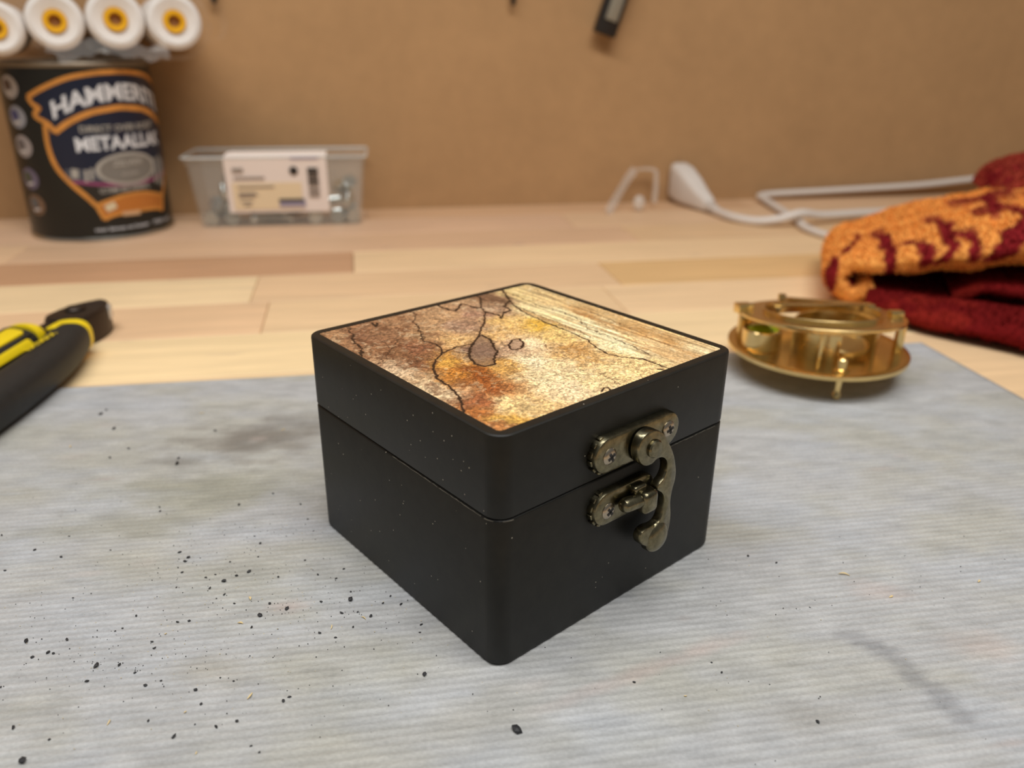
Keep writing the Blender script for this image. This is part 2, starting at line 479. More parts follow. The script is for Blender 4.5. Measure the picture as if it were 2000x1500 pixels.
# stain map (dirt with its own shapes)
base = np.array([172, 172, 171.0]); warm = np.array([166, 163, 150.0]); blue = np.array([170, 174, 180.0]); dark = np.array([118, 114, 106.0]); pink = np.array([186, 168, 160.0])
PX, PY = P[:, 0] * 1000, P[:, 1] * 1000
n1 = fbm(PX / 38, PY / 22, 5, 1); n2 = fbm(PX / 30 + 9, PY / 16, 5, 2); n3 = fbm(PX / 7, PY / 3.5, 4, 3)
cw = np.clip((n1 - 0.42) * 4, 0, 1)[:, None]; cb = np.clip((n2 - 0.52) * 4, 0, 1)[:, None]
C = base * (1 - cw * 0.6) + warm * cw * 0.6
C = C * (1 - cb * 0.45) + blue * cb * 0.45
def blob(cx, cy, rx, ry, col, amt, ang=0.0, seed=0):
    global C
    c, s = math.cos(ang), math.sin(ang)
    qx = (PX - cx) * c + (PY - cy) * s; qy = -(PX - cx) * s + (PY - cy) * c
    d = np.hypot(qx / rx, qy / ry) + (fbm(PX / 9, PY / 6, 4, 40 + seed) - 0.5) * 1.3
    w = np.clip(1.15 - d, 0, 1)[:, None] * amt
    C = C * (1 - w) + col * w
blob(-98, 128, 34, 17, np.array([112, 106, 98.0]), 0.75, 0.1, 1)
blob(-85, 143, 20, 12, dark, 0.45, 0.2, 2)
blob(-122, 108, 12, 8, dark, 0.55, 0, 3)
blob(-100, 88, 40, 15, np.array([140, 138, 122.0]), 0.6, 0.1, 4)
blob(-125, 65, 40, 12, np.array([146, 144, 130.0]), 0.5, 0.1, 5)
blob(-75, 40, 25, 10, np.array([150, 148, 136.0]), 0.45, 0.1, 6)
blob(-60, 25, 7, 4, pink, 0.6, 0, 7)
blob(-72, 0, 12, 7, np.array([158, 152, 138.0]), 0.5, 0, 8)
blob(-5, -15, 30, 9, np.array([164, 160, 150.0]), 0.5, 0.4, 9)
blob(42, 3, 30, 3, pink, 0.55, 0.45, 10)
blob(112, 34, 12, 5, pink, 0.4, -0.3, 11)
blob(128, 12, 14, 6, pink, 0.4, 0, 12)
blob(78, -14, 16, 6, np.array([150, 146, 138.0]), 0.45, 0, 13)
arc = seg_dist(PX, PY, [(95, 16), (101, 12), (105, 6), (107, 0), (109, -6), (113, -13)]) + (fbm(PX / 3, PY / 2, 3, 60) - 0.5) * 5
w = np.clip((4.2 - arc) / 3.0, 0, 1)[:, None] * 0.5
C = C * (1 - w) + np.array([122, 122, 124.0]) * w
for _ in range(60):
    blob(RNG.uniform(-200, 220), RNG.uniform(-40, 230), RNG.uniform(2, 7), RNG.uniform(1.2, 3), [warm * 0.92, pink, blue * 1.06, dark * 1.25][RNG.integers(4)], RNG.uniform(0.15, 0.4), 0.15, int(RNG.integers(100)))
C = C * (1 + (n3 - 0.5)[:, None] * 0.16)
# rib crests a little paler than the grooves, with fine streaks
crest = (0.5 + 0.5 * np.sin(ph)).reshape(-1)
streak = fbm(PX / 9, PY / 1.3, 3, 21)
C = C * (1 + ((crest - 0.5) * 0.06 * (1 - 0.6 * back.reshape(-1)) + (streak - 0.5) * 0.10)[:, None])
C = np.concatenate([C, np.tile(base, (nb, 1))])
color_attr(me, srgb2lin(np.clip(C, 0, 255)))
m_mat = use_attr(new_mat('grey_ribbed_rubber', (175, 175, 178), 0.62, spec=0.3))
add_noise_variation(m_mat, 900, 0.10, detail=3, stretch=(1, 1.6, 1), bump=0.35, bump_scale=700, dist=0.0003)
o = obj_me('rubber_mat', me, m_mat, smooth=True)
tag(o, 'grey ribbed rubber work mat, stained and dusty, under the black box', 'mat')

# ------------------------------------------------------------------ black box with veneer lid
YAW = 0.712162
WA, WB, HB, HS = 0.090, 0.09115, 0.06658, 0.04418
ea = Vector((math.cos(YAW), math.sin(YAW), 0)); eb = Vector((-math.sin(YAW), math.cos(YAW), 0))
bc = ea * WA / 2 + eb * WB / 2
box = thing('keepsake_box', 'small black wooden box with marbled veneer lid and brass swing clasp', 'box', (bc.x, bc.y, 0.0), (0, 0, YAW))
m_black = new_mat('black_stained_wood', (27, 26, 22), 0.45, spec=0.28)
add_noise_variation(m_black, 220, 0.22, detail=5, bump=0.08, bump_scale=500, dist=0.0003)
def specks(m, scale, size, col, keep):
    nd, lk, b = nodes(m)
    tc = N(m, 'ShaderNodeTexCoord')
    vo = N(m, 'ShaderNodeTexVoronoi'); vo.inputs['Scale'].default_value = scale
    lk.new(tc.outputs['Object'], vo.inputs['Vector'])
    lt = N(m, 'ShaderNodeMath', operation='LESS_THAN'); lt.inputs[1].default_value = size
    lk.new(vo.outputs['Distance'], lt.inputs[0])
    sp = N(m, 'ShaderNodeSeparateColor'); lk.new(vo.outputs['Color'], sp.inputs[0])
    l2 = N(m, 'ShaderNodeMath', operation='LESS_THAN'); l2.inputs[1].default_value = keep
    lk.new(sp.outputs[0], l2.inputs[0])
    mu = N(m, 'ShaderNodeMath', operation='MULTIPLY')
    lk.new(lt.outputs[0], mu.inputs[0]); lk.new(l2.outputs[0], mu.inputs[1])
    mx = N(m, 'ShaderNodeMix', data_type='RGBA')
    lk.new(mu.outputs[0], mx.inputs['Factor'])
    lk.new(b.inputs['Base Color'].links[0].from_socket, mx.inputs['A'])
    mx.inputs['B'].default_value = lin4(col)
    lk.new(mx.outputs['Result'], b.inputs['Base Color'])
specks(m_black, 420, 0.075, (170, 162, 146), 0.11)
def rloop(ins, z, r=0.0050):
    r = max(r - ins, 0.0008)
    return [Vector((x, y, z)) for x, y in rrect(-WA / 2 + ins, WA / 2 - ins, -WB / 2 + ins, WB / 2 - ins, r, 8)]
mm = 0.001
bm = bmesh.new()
bm_loft(bm, [rloop(1.0 * mm, 0), rloop(0.3 * mm, 0.3 * mm), rloop(0, 1.0 * mm), rloop(0, HS - 0.75 * mm), rloop(0.18 * mm, HS - 0.4 * mm), rloop(0.55 * mm, HS - 0.2 * mm)])
body = obj_bm('body', bm, m_black, box, smooth='auto')
bm = bmesh.new()
bm_loft(bm, [rloop(0.55 * mm, HS - 0.2 * mm + 0.05 * mm), rloop(0.15 * mm, HS + 0.15 * mm), rloop(0, HS + 0.5 * mm), rloop(0, HB - 0.7 * mm), rloop(0.12 * mm, HB - 0.3 * mm), rloop(0.45 * mm, HB - 0.05 * mm), rloop(0.9 * mm, HB), rloop(2.9 * mm, HB, 0.0042), rloop(3.1 * mm, HB - 0.6 * mm, 0.0042)])
lid = obj_bm('lid', bm, m_black, box, smooth='auto')
# worn, paler line along the joint
m_worn = new_mat('worn_edge', (92, 86, 74), 0.7)
def worn_edge(u0, u1, side, h):
    pts = []
    n = 40
    for k in range(n + 1):
        u = u0 + (u1 - u0) * k / n
        if side == 'left': p = Vector((-WA / 2 + 0.0001, -WB / 2 + u, 0))
        else: p = Vector((-WA / 2 + u, -WB / 2 + 0.0001, 0))
        p.z = HS - 0.00062 + RNG.uniform(-0.00008, 0.00008)
        pts.append(p)
    b2 = bmesh.new(); bm_tube(b2, pts, [h * RNG.uniform(0.3, 1.0) for _ in pts], 6)
    obj_bm('worn_edge', b2, m_worn, body, smooth=True)
worn_edge(0.0062, 0.045, 'left', 0.00016)
worn_edge(0.055, 0.084, 'right', 0.00012)
pts = [Vector((-WA / 2 + 0.0055 - 0.00545 * math.cos(t), -WB / 2 + 0.0055 - 0.00545 * math.sin(t), HS - 0.0006)) for t in np.linspace(0.1, 1.5, 14)]
b2 = bmesh.new(); bm_tube(b2, pts, 0.00016, 6); obj_bm('worn_edge', b2, m_worn, body, smooth=True)

# veneer: colour field and zone lines in millimetres from the front corner
NG = 440
s = np.linspace(3.0, 87.0, NG); t = np.linspace(3.0, 88.1, NG)
SS, TT = np.meshgrid(s, t)
wx = SS + (fbm(SS / 5, TT / 5, 4, 70) - 0.5) * 7; wy = TT + (fbm(SS / 5 + 30, TT / 5, 4, 71) - 0.5) * 7
wx += (fbm(SS / 1.2, TT / 1.2, 3, 72) - 0.5) * 2.2; wy += (fbm(SS / 1.2 + 9, TT / 1.2, 3, 73) - 0.5) * 2.2
num = np.zeros(SS.shape + (3,)); den = np.zeros(SS.shape)
for ax, ay, r, g, bl in ANCH:
    ky = 0.35 if ax > 64 else 0.8           # the pale band runs along the back edge
    d2 = (wx - ax) ** 2 + ((wy - ay) * ky) ** 2
    w = 1.0 / (d2 + 2.0) ** 1.9
    num += w[..., None] * np.array([r, g, bl], float); den += w
VC = num / den[..., None]
# streaks in the pale band
band = np.clip((wx - 63 - 2 * (fbm(SS / 9, TT / 9, 2, 80) - .5)) / 4, 0, 1)
st = fbm(SS / 1.0 + 0.02 * TT, TT / 26, 4, 81)
VC *= (1 + (band * (st - 0.52) * 0.75))[..., None]
dk = np.clip((fbm(SS / 2.0, TT / 45, 3, 82) - 0.60) * 7, 0, 1) * band
VC = VC * (1 - dk[..., None] * 0.55) + np.array([140, 90, 45.0]) * dk[..., None] * 0.55
# curly fibres
fib = fbm(wx / 0.9, wy / 0.5, 4, 83) - 0.5; fib2 = fbm(SS / 0.55 + 3 * fbm(SS / 4, TT / 4, 2, 85), TT / 0.55, 3, 84) - 0.5
calm = 1 - 0.55 * band
VC *= (1 + fib * 0.75 * calm + fib2 * 0.75 * calm)[..., None]
dk = np.clip((fbm(wx / 2.2, wy / 5.0, 4, 86) - 0.57) * 6, 0, 1) * (1 - band)
leftish = np.clip((40 - SS + 0.4 * (TT - 45)) / 30, 0, 1)
VC = VC * (1 - (dk * leftish * 0.5)[..., None]) + np.array([84, 46, 26.0]) * (dk * leftish * 0.5)[..., None]
hl = np.clip((fbm(wx / 1.6, wy / 1.6, 3, 87) - 0.6) * 6, 0, 1)
VC = VC * (1 - 0.35 * hl[..., None]) + np.array([240, 220, 180.0]) * 0.35 * hl[..., None]
rid = np.abs(fbm(wx / 1.5, wy / 0.9, 3, 88) - 0.5)
rl = np.clip(1 - rid / 0.035, 0, 1) * np.clip((fbm(SS / 6, TT / 6, 2, 89) - 0.35) * 4, 0, 1) * (1 - 0.8 * band) * 0.42
VC = VC * (1 - rl[..., None]) + np.array([78, 40, 20.0]) * rl[..., None]
gm = VC.mean(-1, keepdims=True)
VC = (gm + (VC - gm) * 0.94) * 1.04
def zone(pts, hw, dark=0.92, wob=1.1, close=False, col=(22, 14, 10)):
    global VC
    if close: pts = list(pts) + [pts[0]]
    jx = SS + (fbm(SS / 1.3, TT / 1.3, 3, 90) - 0.5) * wob * 2; jy = TT + (fbm(SS / 1.3 + 50, TT / 1.3, 3, 91) - 0.5) * wob * 2
    d = seg_dist(jx, jy, pts)
    w = np.clip((hw + 0.12 - d) / 0.2, 0, 1) * dark
    VC = VC * (1 - w[..., None]) + np.array(col, float) * w[..., None]
    h = np.clip(1 - d / (hw * 5), 0, 1) ** 2 * 0.30 * dark
    VC = VC * (1 - h[..., None]) + np.array([70, 38, 20.0]) * h[..., None]
def fill(poly, col, amt):
    global VC
    ins = np.zeros(SS.shape, bool)
    n = len(poly)
    for i in range(n):
        x0, y0 = poly[i]; x1, y1 = poly[(i + 1) % n]
        c = ((y0 > TT) != (y1 > TT)) & (SS < (x1 - x0) * (TT - y0) / (y1 - y0 + 1e-12) + x0)
        ins ^= c
    VC = np.where(ins[..., None], VC * (1 - amt) + np.array(col, float) * amt * (0.75 + 0.5 * fbm(SS / 0.6, TT / 0.6, 3, 95))[..., None], VC)
B1 = [(39.3, 56.1), (33.6, 51.9), (26.7, 45.2), (24.2, 38.9), (25.5, 35.8), (28.3, 35.5), (30.8, 38.6), (34.7, 41.9), (36.7, 45.9), (39.5, 50.6), (40.4, 55.9)]
B2 = [(39.3, 41.5), (41.2, 44.5), (44.6, 46.9), (46.9, 46.5), (45.8, 43.1), (42.8, 40.4), (40.2, 40.3)]
fill(B1, (122, 94, 76), 0.62); fill(B2, (170, 138, 110), 0.6)
zone([(12.1, 86.4), (8.9, 77.9), (6.7, 70.4), (3.2, 63.3)], 0.30)
zone([(36.5, 88), (36.5, 85.6), (31.3, 78.6), (29.3, 73.2), (25.8, 66.5), (24.0, 62.8)], 0.22)
zone([(24.0, 62.8), (24.8, 59.0), (24.4, 54.8), (22.0, 51.2)], 0.25, wob=0.5)
zone([(33.6, 51.9), (28.8, 52.8), (22.0, 51.2), (16.5, 47.2), (13.6, 43.5), (10.1, 36.7), (9.9, 31.4), (8.1, 25.8), (6.0, 20.9), (2.6, 15.8)], 0.28, wob=0.5)
zone([(63.7, 88.6), (63.7, 86.2), (57.2, 77.5), (54.7, 72.3), (47.6, 64.1), (42.9, 60.1), (38.2, 55.2)], 0.27, wob=0.5)
zone([(47.0, 88.5), (47.1, 81.8), (48.2, 79.8), (51.4, 82.2), (54.1, 84.6), (55.0, 82.3), (55.4, 77.5), (56.7, 77.0)], 0.34, wob=0.6)
zone([(75.4, 88.8), (71.2, 80.2), (69.2, 77.0), (63.8, 73.7), (62.5, 68.8), (59.4, 68.4), (55.3, 64.6), (56.1, 68.2), (55.6, 71.5), (54.9, 72.6)], 0.36, wob=0.7)
zone([(62.8, 85), (65, 80), (68, 77.5), (69.2, 77)], 0.18, dark=0.6)
zone(B1, 0.33, wob=0.6, close=True); zone(B2, 0.28, wob=0.5, close=True)
zone([(68.6, 75.9), (64.8, 65.5), (63.3, 51.4), (62.9, 41.4), (62.2, 33.3), (59.4, 26.2), (58.2, 21.7), (59.6, 17.2), (63.1, 12.3), (63.2, 2.6)], 0.24, wob=0.6)
zone([(72.6, 86), (67.0, 70), (66.0, 55), (66, 42), (64.5, 33)], 0.13, dark=0.7)
zone([(74.6, 82.4), (73.4, 64.4), (74.5, 56.2), (73.4, 47.2), (69.6, 39.7), (69.2, 31.2), (68.7, 22.1), (67.1, 13.3)], 0.15, dark=0.7)
zone([(48.4, 56.9), (53.2, 54.3), (55.4, 48.7), (52.3, 42.5), (48.4, 36.4), (45.7, 33.0)], 0.10, dark=0.5, col=(70, 40, 20))
zone([(37.8, 4.0), (39.8, 5.1), (40.8, 4.6), (40.0, 3.1)], 0.22, wob=0.2)
zone([(20.6, 86.5), (19.8, 82.8), (21.9, 85.5)], 0.35, wob=0.3)
zone([(19.6, 69.2), (12.7, 63.2), (8.5, 58.9), (3.7, 55.6)], 0.14, dark=0.6)
zone([(14.5, 72), (13.6, 66), (10, 60)], 0.12, dark=0.6)
zone([(46.4, 13.7), (45.9, 9.3), (44.3, 4.1)], 0.12, dark=0.6)
zone([(84.9, 82.5), (81.5, 62.5), (82.2, 50.0), (80.7, 37.3), (78.8, 25.9), (76.9, 14.3)], 0.13, dark=0.55, col=(90, 55, 25))
zone([(78.5, 84), (76.5, 66), (77.5, 48), (75, 33), (73, 18)], 0.12, dark=0.5, col=(110, 70, 35))
zone([(60.5, 4.5), (61.2, 3.5)], 0.35, wob=0.1)
zv = HB - 0.00012 + (fbm(SS / 0.8, TT / 0.8, 3, 99) - 0.5) * 0.00010
VP = np.stack([SS * mm - WA / 2, TT * mm - WB / 2, zv], -1).reshape(-1, 3)
idx = np.arange(NG * NG).reshape(NG, NG)
F = np.stack([idx[:-1, :-1], idx[:-1, 1:], idx[1:, 1:], idx[1:, :-1]], -1).reshape(-1, 4)
me = bpy.data.meshes.new('veneer_inlay')
me.vertices.add(NG * NG); me.vertices.foreach_set('co', VP.astype(np.float32).ravel())
me.loops.add(F.size); me.loops.foreach_set('vertex_index', F.ravel().astype(np.int32))
me.polygons.add(len(F)); me.polygons.foreach_set('loop_start', np.arange(0, F.size, 4, dtype=np.int32))
me.update(); me.validate()
color_attr(me, srgb2lin(np.clip(VC.reshape(-1, 3), 4, 250)))
m_ven = use_attr(new_mat('spalted_veneer', (200, 160, 100), 0.42, spec=0.35))
add_noise_variation(m_ven, 2600, 0.38, detail=4, rough=0.75)
add_noise_variation(m_ven, 800, 0.16, detail=5, rough=0.75)
o = obj_me('veneer_inlay', me, m_ven, box, smooth=True)
o['label'] = 'golden brown marbled veneer with black zone lines'

# clasp, measured on the front face: u along the face, v up, both in mm
m_brz = new_mat('antique_brass', (120, 113, 90), 0.27, metal=1.0)
add_noise_variation(m_brz, 420, 0.45, detail=6, rough=0.7, bump=0.12, bump_scale=900, dist=0.0003)
m_scr = new_mat('nickel_screw', (176, 164, 146), 0.3, metal=1.0)
m_slot = new_mat('screw_recess', (20, 17, 14), 0.6)
FM = Matrix.Translation((-WA / 2, -WB / 2, 0)) @ Matrix(((1, 0, 0, 0), (0, 0, -1, 0), (0, 1, 0, 0), (0, 0, 0, 1)))   # (u,v,off) -> box frame
def mmP(L): return [(a * mm, c * mm) for a, c in L]
bm = bmesh.new()
pl = stadium(34.8, 57.8, 51.6, 5.2, 14)
bm_prism(bm, mmP(pl), 0.0, 2.7 * mm, 1.0 * mm, FM)
# boss under the pivot
bm_lathe(bm, [(3.6 * mm, 2.2 * mm), (3.3 * mm, 3.6 * mm)], 24, True, FM @ Matrix.Translation((48.0 * mm, 51.0 * mm, 0)))
hp = obj_bm('hinge_plate', bm, m_brz, box, smooth='auto')
bm = bmesh.new()
pl = stadium(35.6, 50.0, 35.4, 5.0, 14)
bm_prism(bm, mmP(pl), 0.0, 2.6 * mm, 1.0 * mm, FM)
cp = obj_bm('catch_plate', bm, m_brz, box, smooth='auto')
# scalloped rims at the rounded ends
def scallops(cx, cy, r, parent):
    b2 = bmesh.new()
    for k in range(6):
        a = math.radians(112 + k * 27)
        bm_box(b2, FM @ Vector(((cx + r * math.cos(a)) * mm, (cy + r * math.sin(a)) * mm, 0.75 * mm)), (1.1 * mm, 1.7 * mm, 1.5 * mm), rot=Matrix.Rotation(-a, 3, 'Y'), bevel=0.25 * mm)
    obj_bm('scalloped_rim', b2, m_brz, parent, smooth='auto')
scallops(34.8, 51.6, 5.15, hp); scallops(35.6, 35.4, 4.95, cp)
def screw(u, v, off, parent, rot):
    b2 = bmesh.new()
    M = FM @ Matrix.Translation((u * mm, v * mm, off * mm)) @ Matrix.Rotation(rot, 4, 'Z')
    bm_lathe(b2, [(2.35 * mm, -0.3 * mm), (2.35 * mm, 0.15 * mm), (2.0 * mm, 0.5 * mm), (1.2 * mm, 0.72 * mm), (0.4 * mm, 0.8 * mm)], 24, True, M)
    sc_ = obj_bm('screw', b2, m_scr, parent, smooth='auto')
    return sc_, M
def slot(parent, M):
    b2 = bmesh.new()
    for a in (0, PI / 2):
        for s_ in (-1, 1):
            R3 = Matrix.Rotation(a, 4, 'Z')
            b3 = bm_box(b2, (0, 0, 0), (1.45 * mm, 0.75 * mm, 0.55 * mm))
            for v in b3: v.co = M @ R3 @ (v.co + Vector((s_ * 0.55 * mm, 0, 0.60 * mm)))
    o = obj_bm('screw_recess', b2, m_slot, parent)
    return o
for (u, v, off, par_, rt) in [(34.8, 51.5, 2.7, hp, 0.5), (57.9, 52.0, 2.7, hp, 0.3), (35.8, 34.9, 2.6, cp, 0.65)]:
    # dark ring where the screw head sits in the plate, head, and cross recess as one part family
    sc_, M = screw(u, v, off, par_, rt)
    slot(par_, M)
# swing hook
outer = [(42.3, 50.5), (42.4, 52.8), (43.6, 55.0), (46.0, 56.0), (49.0, 55.6), (52.6, 53.2), (55.9, 48.6), (58.0, 44.6), (59.2, 40.6), (59.4, 37.2), (58.5, 33.7), (58.3, 30.1), (59.0, 25.5), (58.7, 20.9), (57.1, 17.3), (54.0, 15.7), (51.0, 16.6), (49.4, 18.9), (47.0, 20.9), (46.0, 23.0), (46.6, 25.0), (48.9, 25.6), (51.6, 25.2), (53.7, 25.7), (55.0, 28.0), (55.2, 31.6), (54.0, 34.4), (51.6, 36.6), (52.2, 38.2), (54.0, 39.4), (55.0, 41.6), (54.6, 44.2), (52.8, 46.0), (50.6, 46.4), (48.4, 45.6), (45.6, 46.0), (43.4, 47.8)]
def close_smooth(pts, n=4):
    P_ = [Vector((x, y, 0)) for x, y in pts]; m_ = len(P_); out = []
    for i in range(m_):
        p0, p1, p2, p3 = P_[i - 1], P_[i], P_[(i + 1) % m_], P_[(i + 2) % m_]
        for k in range(n):
            t_ = k / n
            q = 0.5 * ((2 * p1) + (-p0 + p2) * t_ + (2 * p0 - 5 * p1 + 4 * p2 - p3) * t_ * t_ + (-p0 + 3 * p1 - 3 * p2 + p3) * t_ ** 3)
            out.append((q.x, q.y))
    return out
hk = close_smooth(outer, 4)[::-1]
ar = sum(hk[i - 1][0] * hk[i][1] - hk[i][0] * hk[i - 1][1] for i in range(len(hk)))
if ar < 0: hk = hk[::-1]
bm = bmesh.new()
bm_prism(bm, mmP(hk), 3.2 * mm, 5.9 * mm, 0.8 * mm, FM)
# rounded thumb end
for v in bm_sphere(bm, (0, 0, 0), 1.0, (4.6 * mm, 4.9 * mm, 2.3 * mm), 28):
    v.co = FM @ (v.co + Vector((53.7 * mm, 20.6 * mm, 5.0 * mm)))
hook = obj_bm('swing_hook', bm, m_brz, box, smooth='auto')
bm = bmesh.new()
bm_lathe(bm, [(2.6 * mm, 5.5 * mm), (2.6 * mm, 6.5 * mm), (2.2 * mm, 6.95 * mm), (1.0 * mm, 7.1 * mm), (0.3 * mm, 7.12 * mm)], 24, True, FM @ Matrix.Translation((48.3 * mm, 50.6 * mm, 0)))
obj_bm('rivet', bm, m_brz, hook, smooth='auto')
# staple (block with a hole) and the pin of the hook inside it
bm = bmesh.new()
bm_box(bm, FM @ Vector((47.6 * mm, 34.9 * mm, 5.0 * mm)), (5.6 * mm, 5.6 * mm, 6.6 * mm), bevel=1.5 * mm, seg=3)
bm_box(bm, FM @ Vector((46.0 * mm, 38.4 * mm, 3.2 * mm)), (5.0 * mm, 3.4 * mm, 2.6 * mm), bevel=0.9 * mm, seg=3)
obj_bm('staple', bm, m_brz, cp, smooth='auto')
bm = bmesh.new()
M = FM @ align((39.6 * mm, 36.2 * mm, 5.0 * mm), (1, -0.12, 0))
bm_lathe(bm, [(0.9 * mm, -1.4 * mm), (1.7 * mm, -0.9 * mm), (2.05 * mm, 0), (2.05 * mm, 6.5 * mm)], 20, True, M)
obj_bm('hook_pin', bm, m_brz, hook, smooth='auto')

# ------------------------------------------------------------------ paint can
CX, CY, CR, CH = -0.3463, 0.5213, 0.0544, 0.1335
VD = math.radians(-62.789)
can = thing('paint_can', 'black metal paint can with orange shield logo under the paint rollers', 'paint can', (CX, CY, ZT), (0, 0, VD))
m_canb = new_mat('can_black_print', (30, 29, 25), 0.32, spec=0.4)
add_noise_variation(m_canb, 30, 0.12)
m_tin = new_mat('tinplate', (190, 186, 176), 0.28, metal=1.0)
m_navy = new_mat('can_navy_print', (18, 26, 48), 0.35)
m_orange = new_mat('can_orange_print', (206, 138, 62), 0.35)
add_noise_variation(m_orange, 90, 0.15)
m_silver = new_mat('can_silver_print', (168, 162, 152), 0.4)
m_whitep = new_mat('can_white_print', (214, 214, 216), 0.4)
m_pinkp = new_mat('can_magenta_print', (150, 70, 110), 0.4)
m_grayp = new_mat('can_grey_print', (122, 116, 108), 0.45)
bm = bmesh.new()
bm_lathe(bm, [(CR, 0.0034), (CR, CH - 0.004)], 96, True)
obj_bm('body', bm, m_canb, can, smooth='auto')
bm = bmesh.new()
bm_lathe(bm, [(CR - 0.002, 0), (CR + 0.0006, 0.0004), (CR + 0.0012, 0.0018), (CR + 0.0008, 0.0032), (CR - 0.0002, 0.0038)], 96, True)
obj_bm('bottom_rim', bm, m_tin, can, smooth='auto')
bm = bmesh.new()
bm_lathe(bm, [(CR - 0.0002, CH - 0.0045), (CR + 0.0008, CH - 0.004), (CR + 0.0013, CH - 0.002), (CR + 0.0006, CH - 0.0003), (CR - 0.001, CH), (CR - 0.0045, CH - 0.001), (CR - 0.006, CH - 0.004), (CR - 0.0062, CH - 0.0042)], 96, True)
obj_bm('top_rim', bm, new_mat('dull_lacquered_tin', (128, 116, 100), 0.45, metal=0.6), can, smooth='auto')
bm = bmesh.new()
bm_lathe(bm, [(CR - 0.0062, CH - 0.005), (CR - 0.007, CH - 0.0016), (CR - 0.0095, CH - 0.0014), (CR - 0.011, CH - 0.0035), (0.002, CH - 0.0035)], 64, True)
obj_bm('lid', bm, m_tin, can, smooth='auto')
def cp3(phi, z, off=0.0002):
    a = math.radians(phi)
    return Vector(((CR + off) * math.cos(a), (CR + off) * math.sin(a), z * mm))
def can_strip(name, pts, w, mat, off=0.0004, parent=None, n=6):
    """ribbon of width w (mm) along (phi deg, z mm)"""
    k = CR * 1000 * PI / 180
    P2 = smooth_path([(p * k, z, 0) for p, z in pts], n) if n else [Vector((p * k, z, 0)) for p, z in pts]
    vs, fs = [], []
    for i, p in enumerate(P2):
        t_ = (P2[min(i + 1, len(P2) - 1)] - P2[max(i - 1, 0)]).normalized()
        nrm = Vector((-t_.y, t_.x, 0)) * w / 2
        for q in (p + nrm, p - nrm):
            vs.append(cp3(q.x / k, q.y, off))
    for i in range(len(P2) - 1):
        fs.append((2 * i, 2 * i + 1, 2 * i + 3, 2 * i + 2))
    return obj_from(name, vs, fs, mat, parent or can, True)
def can_fill(name, lo, hi, p0, p1, mat, off, n=48):
    vs, fs = [], []
    for i in range(n + 1):
        p = p0 + (p1 - p0) * i / n
        vs += [cp3(p, lo(p), off), cp3(p, hi(p), off)]
    for i in range(n):
        fs.append((2 * i, 2 * i + 2, 2 * i + 3, 2 * i + 1))
    return obj_from(name, vs, fs, mat, can, True)
def can_text(name, body, pc, zc, width_deg, h, mat, off=0.0006, bold=0.03, arch=0.0, parent=None):
    vs, fs = text_mesh(body, 1.0, bold, 1.0)
    xs = [v[0] for v in vs]; ys = [v[1] for v in vs]
    x0, x1, y0, y1 = min(xs), max(xs), min(ys), max(ys)
    out = []
    for x, y, _ in vs:
        p = pc + ((x - x0) / (x1 - x0) - 0.5) * width_deg
        z = zc + ((y - y0) / (y1 - y0)) * h - arch * (p - pc) ** 2
        out.append(cp3(p, z, off))
    return obj_from(name, out, fs, mat, parent or can)
PC = 28.0
def itp(xs, ys): return lambda p: float(np.interp(p, xs, ys))
def mir(L): return L + [(2 * PC - p, z) for p, z in L[::-1]]
top = mir([(-39.6, 108.9), (-23.5, 116.2), (-6.1, 122.4), (11.9, 125.3), (24, 126.0)])
mid = mir([(-23.1, 84.0), (-10.7, 91.6), (4.9, 97.6), (17.8, 99.6), (26, 100.4)])
can_fill('banner_field', itp([p for p, z in [(-36, 98)] + mid + [(92, 98)]], [z for p, z in [(-36, 98)] + mid + [(92, 98)]]), itp([p for p, z in top], [z for p, z in top]), -36, 92, m_navy, 0.0002)
leftc = [(-29.8, 89.3), (-30.8, 73.8), (-27.8, 58.9), (-19.8, 47.1), (-10.0, 36.5), (-3.2, 28.3)]
lo = [(-30.8, 74), (-27.8, 58.9), (-19.8, 47.1), (-10.0, 36.5), (-3.2, 30.3), (28, 34), (59.2, 30.3), (66, 36.5), (75.8, 47.1), (83.8, 58.9), (86.8, 74)]
hi_ = [(-30.8, 88), (-23.1, 86.0)] + mid[1:-1] + [(79.1, 86), (86.8, 88)]
can_fill('shield_field', itp(*zip(*lo)), itp(*zip(*hi_)), -30.5, 86.5, m_navy, 0.0002, 64)
can_fill('lower_field', itp(*zip(*lo)), lambda p: 46.0, -18.5, 74.5, new_mat('can_dark_field', (38, 33, 28), 0.4), 0.0003, 48)
can_strip('shield_outline', top, 3.4, m_orange)
can_strip('shield_outline', mid, 4.2, m_orange)
for sgn in (1, -1):
    f_ = (lambda p: p) if sgn == 1 else (lambda p: 2 * PC - p)
    can_strip('shield_outline', [(f_(p), z) for p, z in [(-39.6, 108.9), (-35.8, 103.5), (-31.5, 101.2), (-36.1, 97.5), (-35.0, 94.5), (-27.0, 90.0), (-23.1, 84.0)]], 3.4, m_orange, n=3)
    can_strip('shield_outline', [(f_(p), z) for p, z in leftc], 3.6, m_orange)
rib_top = mir([(-3.2, 28.3), (2.3, 30.5), (16.9, 34.2), (26, 35.0)])
rib_bot = mir([(0.7, 17.4), (6, 19.6), (12.6, 20.7), (26, 21.5)])
can_fill('ribbon_field', itp(*zip(*rib_bot)), itp(*zip(*rib_top)), -1, 57, new_mat('can_amber_print', (186, 112, 44), 0.4), 0.0004, 40)
can_strip('ribbon_outline', rib_top, 2.6, m_orange, 0.0006)
can_strip('ribbon_outline', rib_bot, 2.6, m_orange, 0.0006)
can_strip('ribbon_outline', [(-3.2, 28.3), (0.7, 17.4)], 3.0, m_orange, 0.0006, n=2)
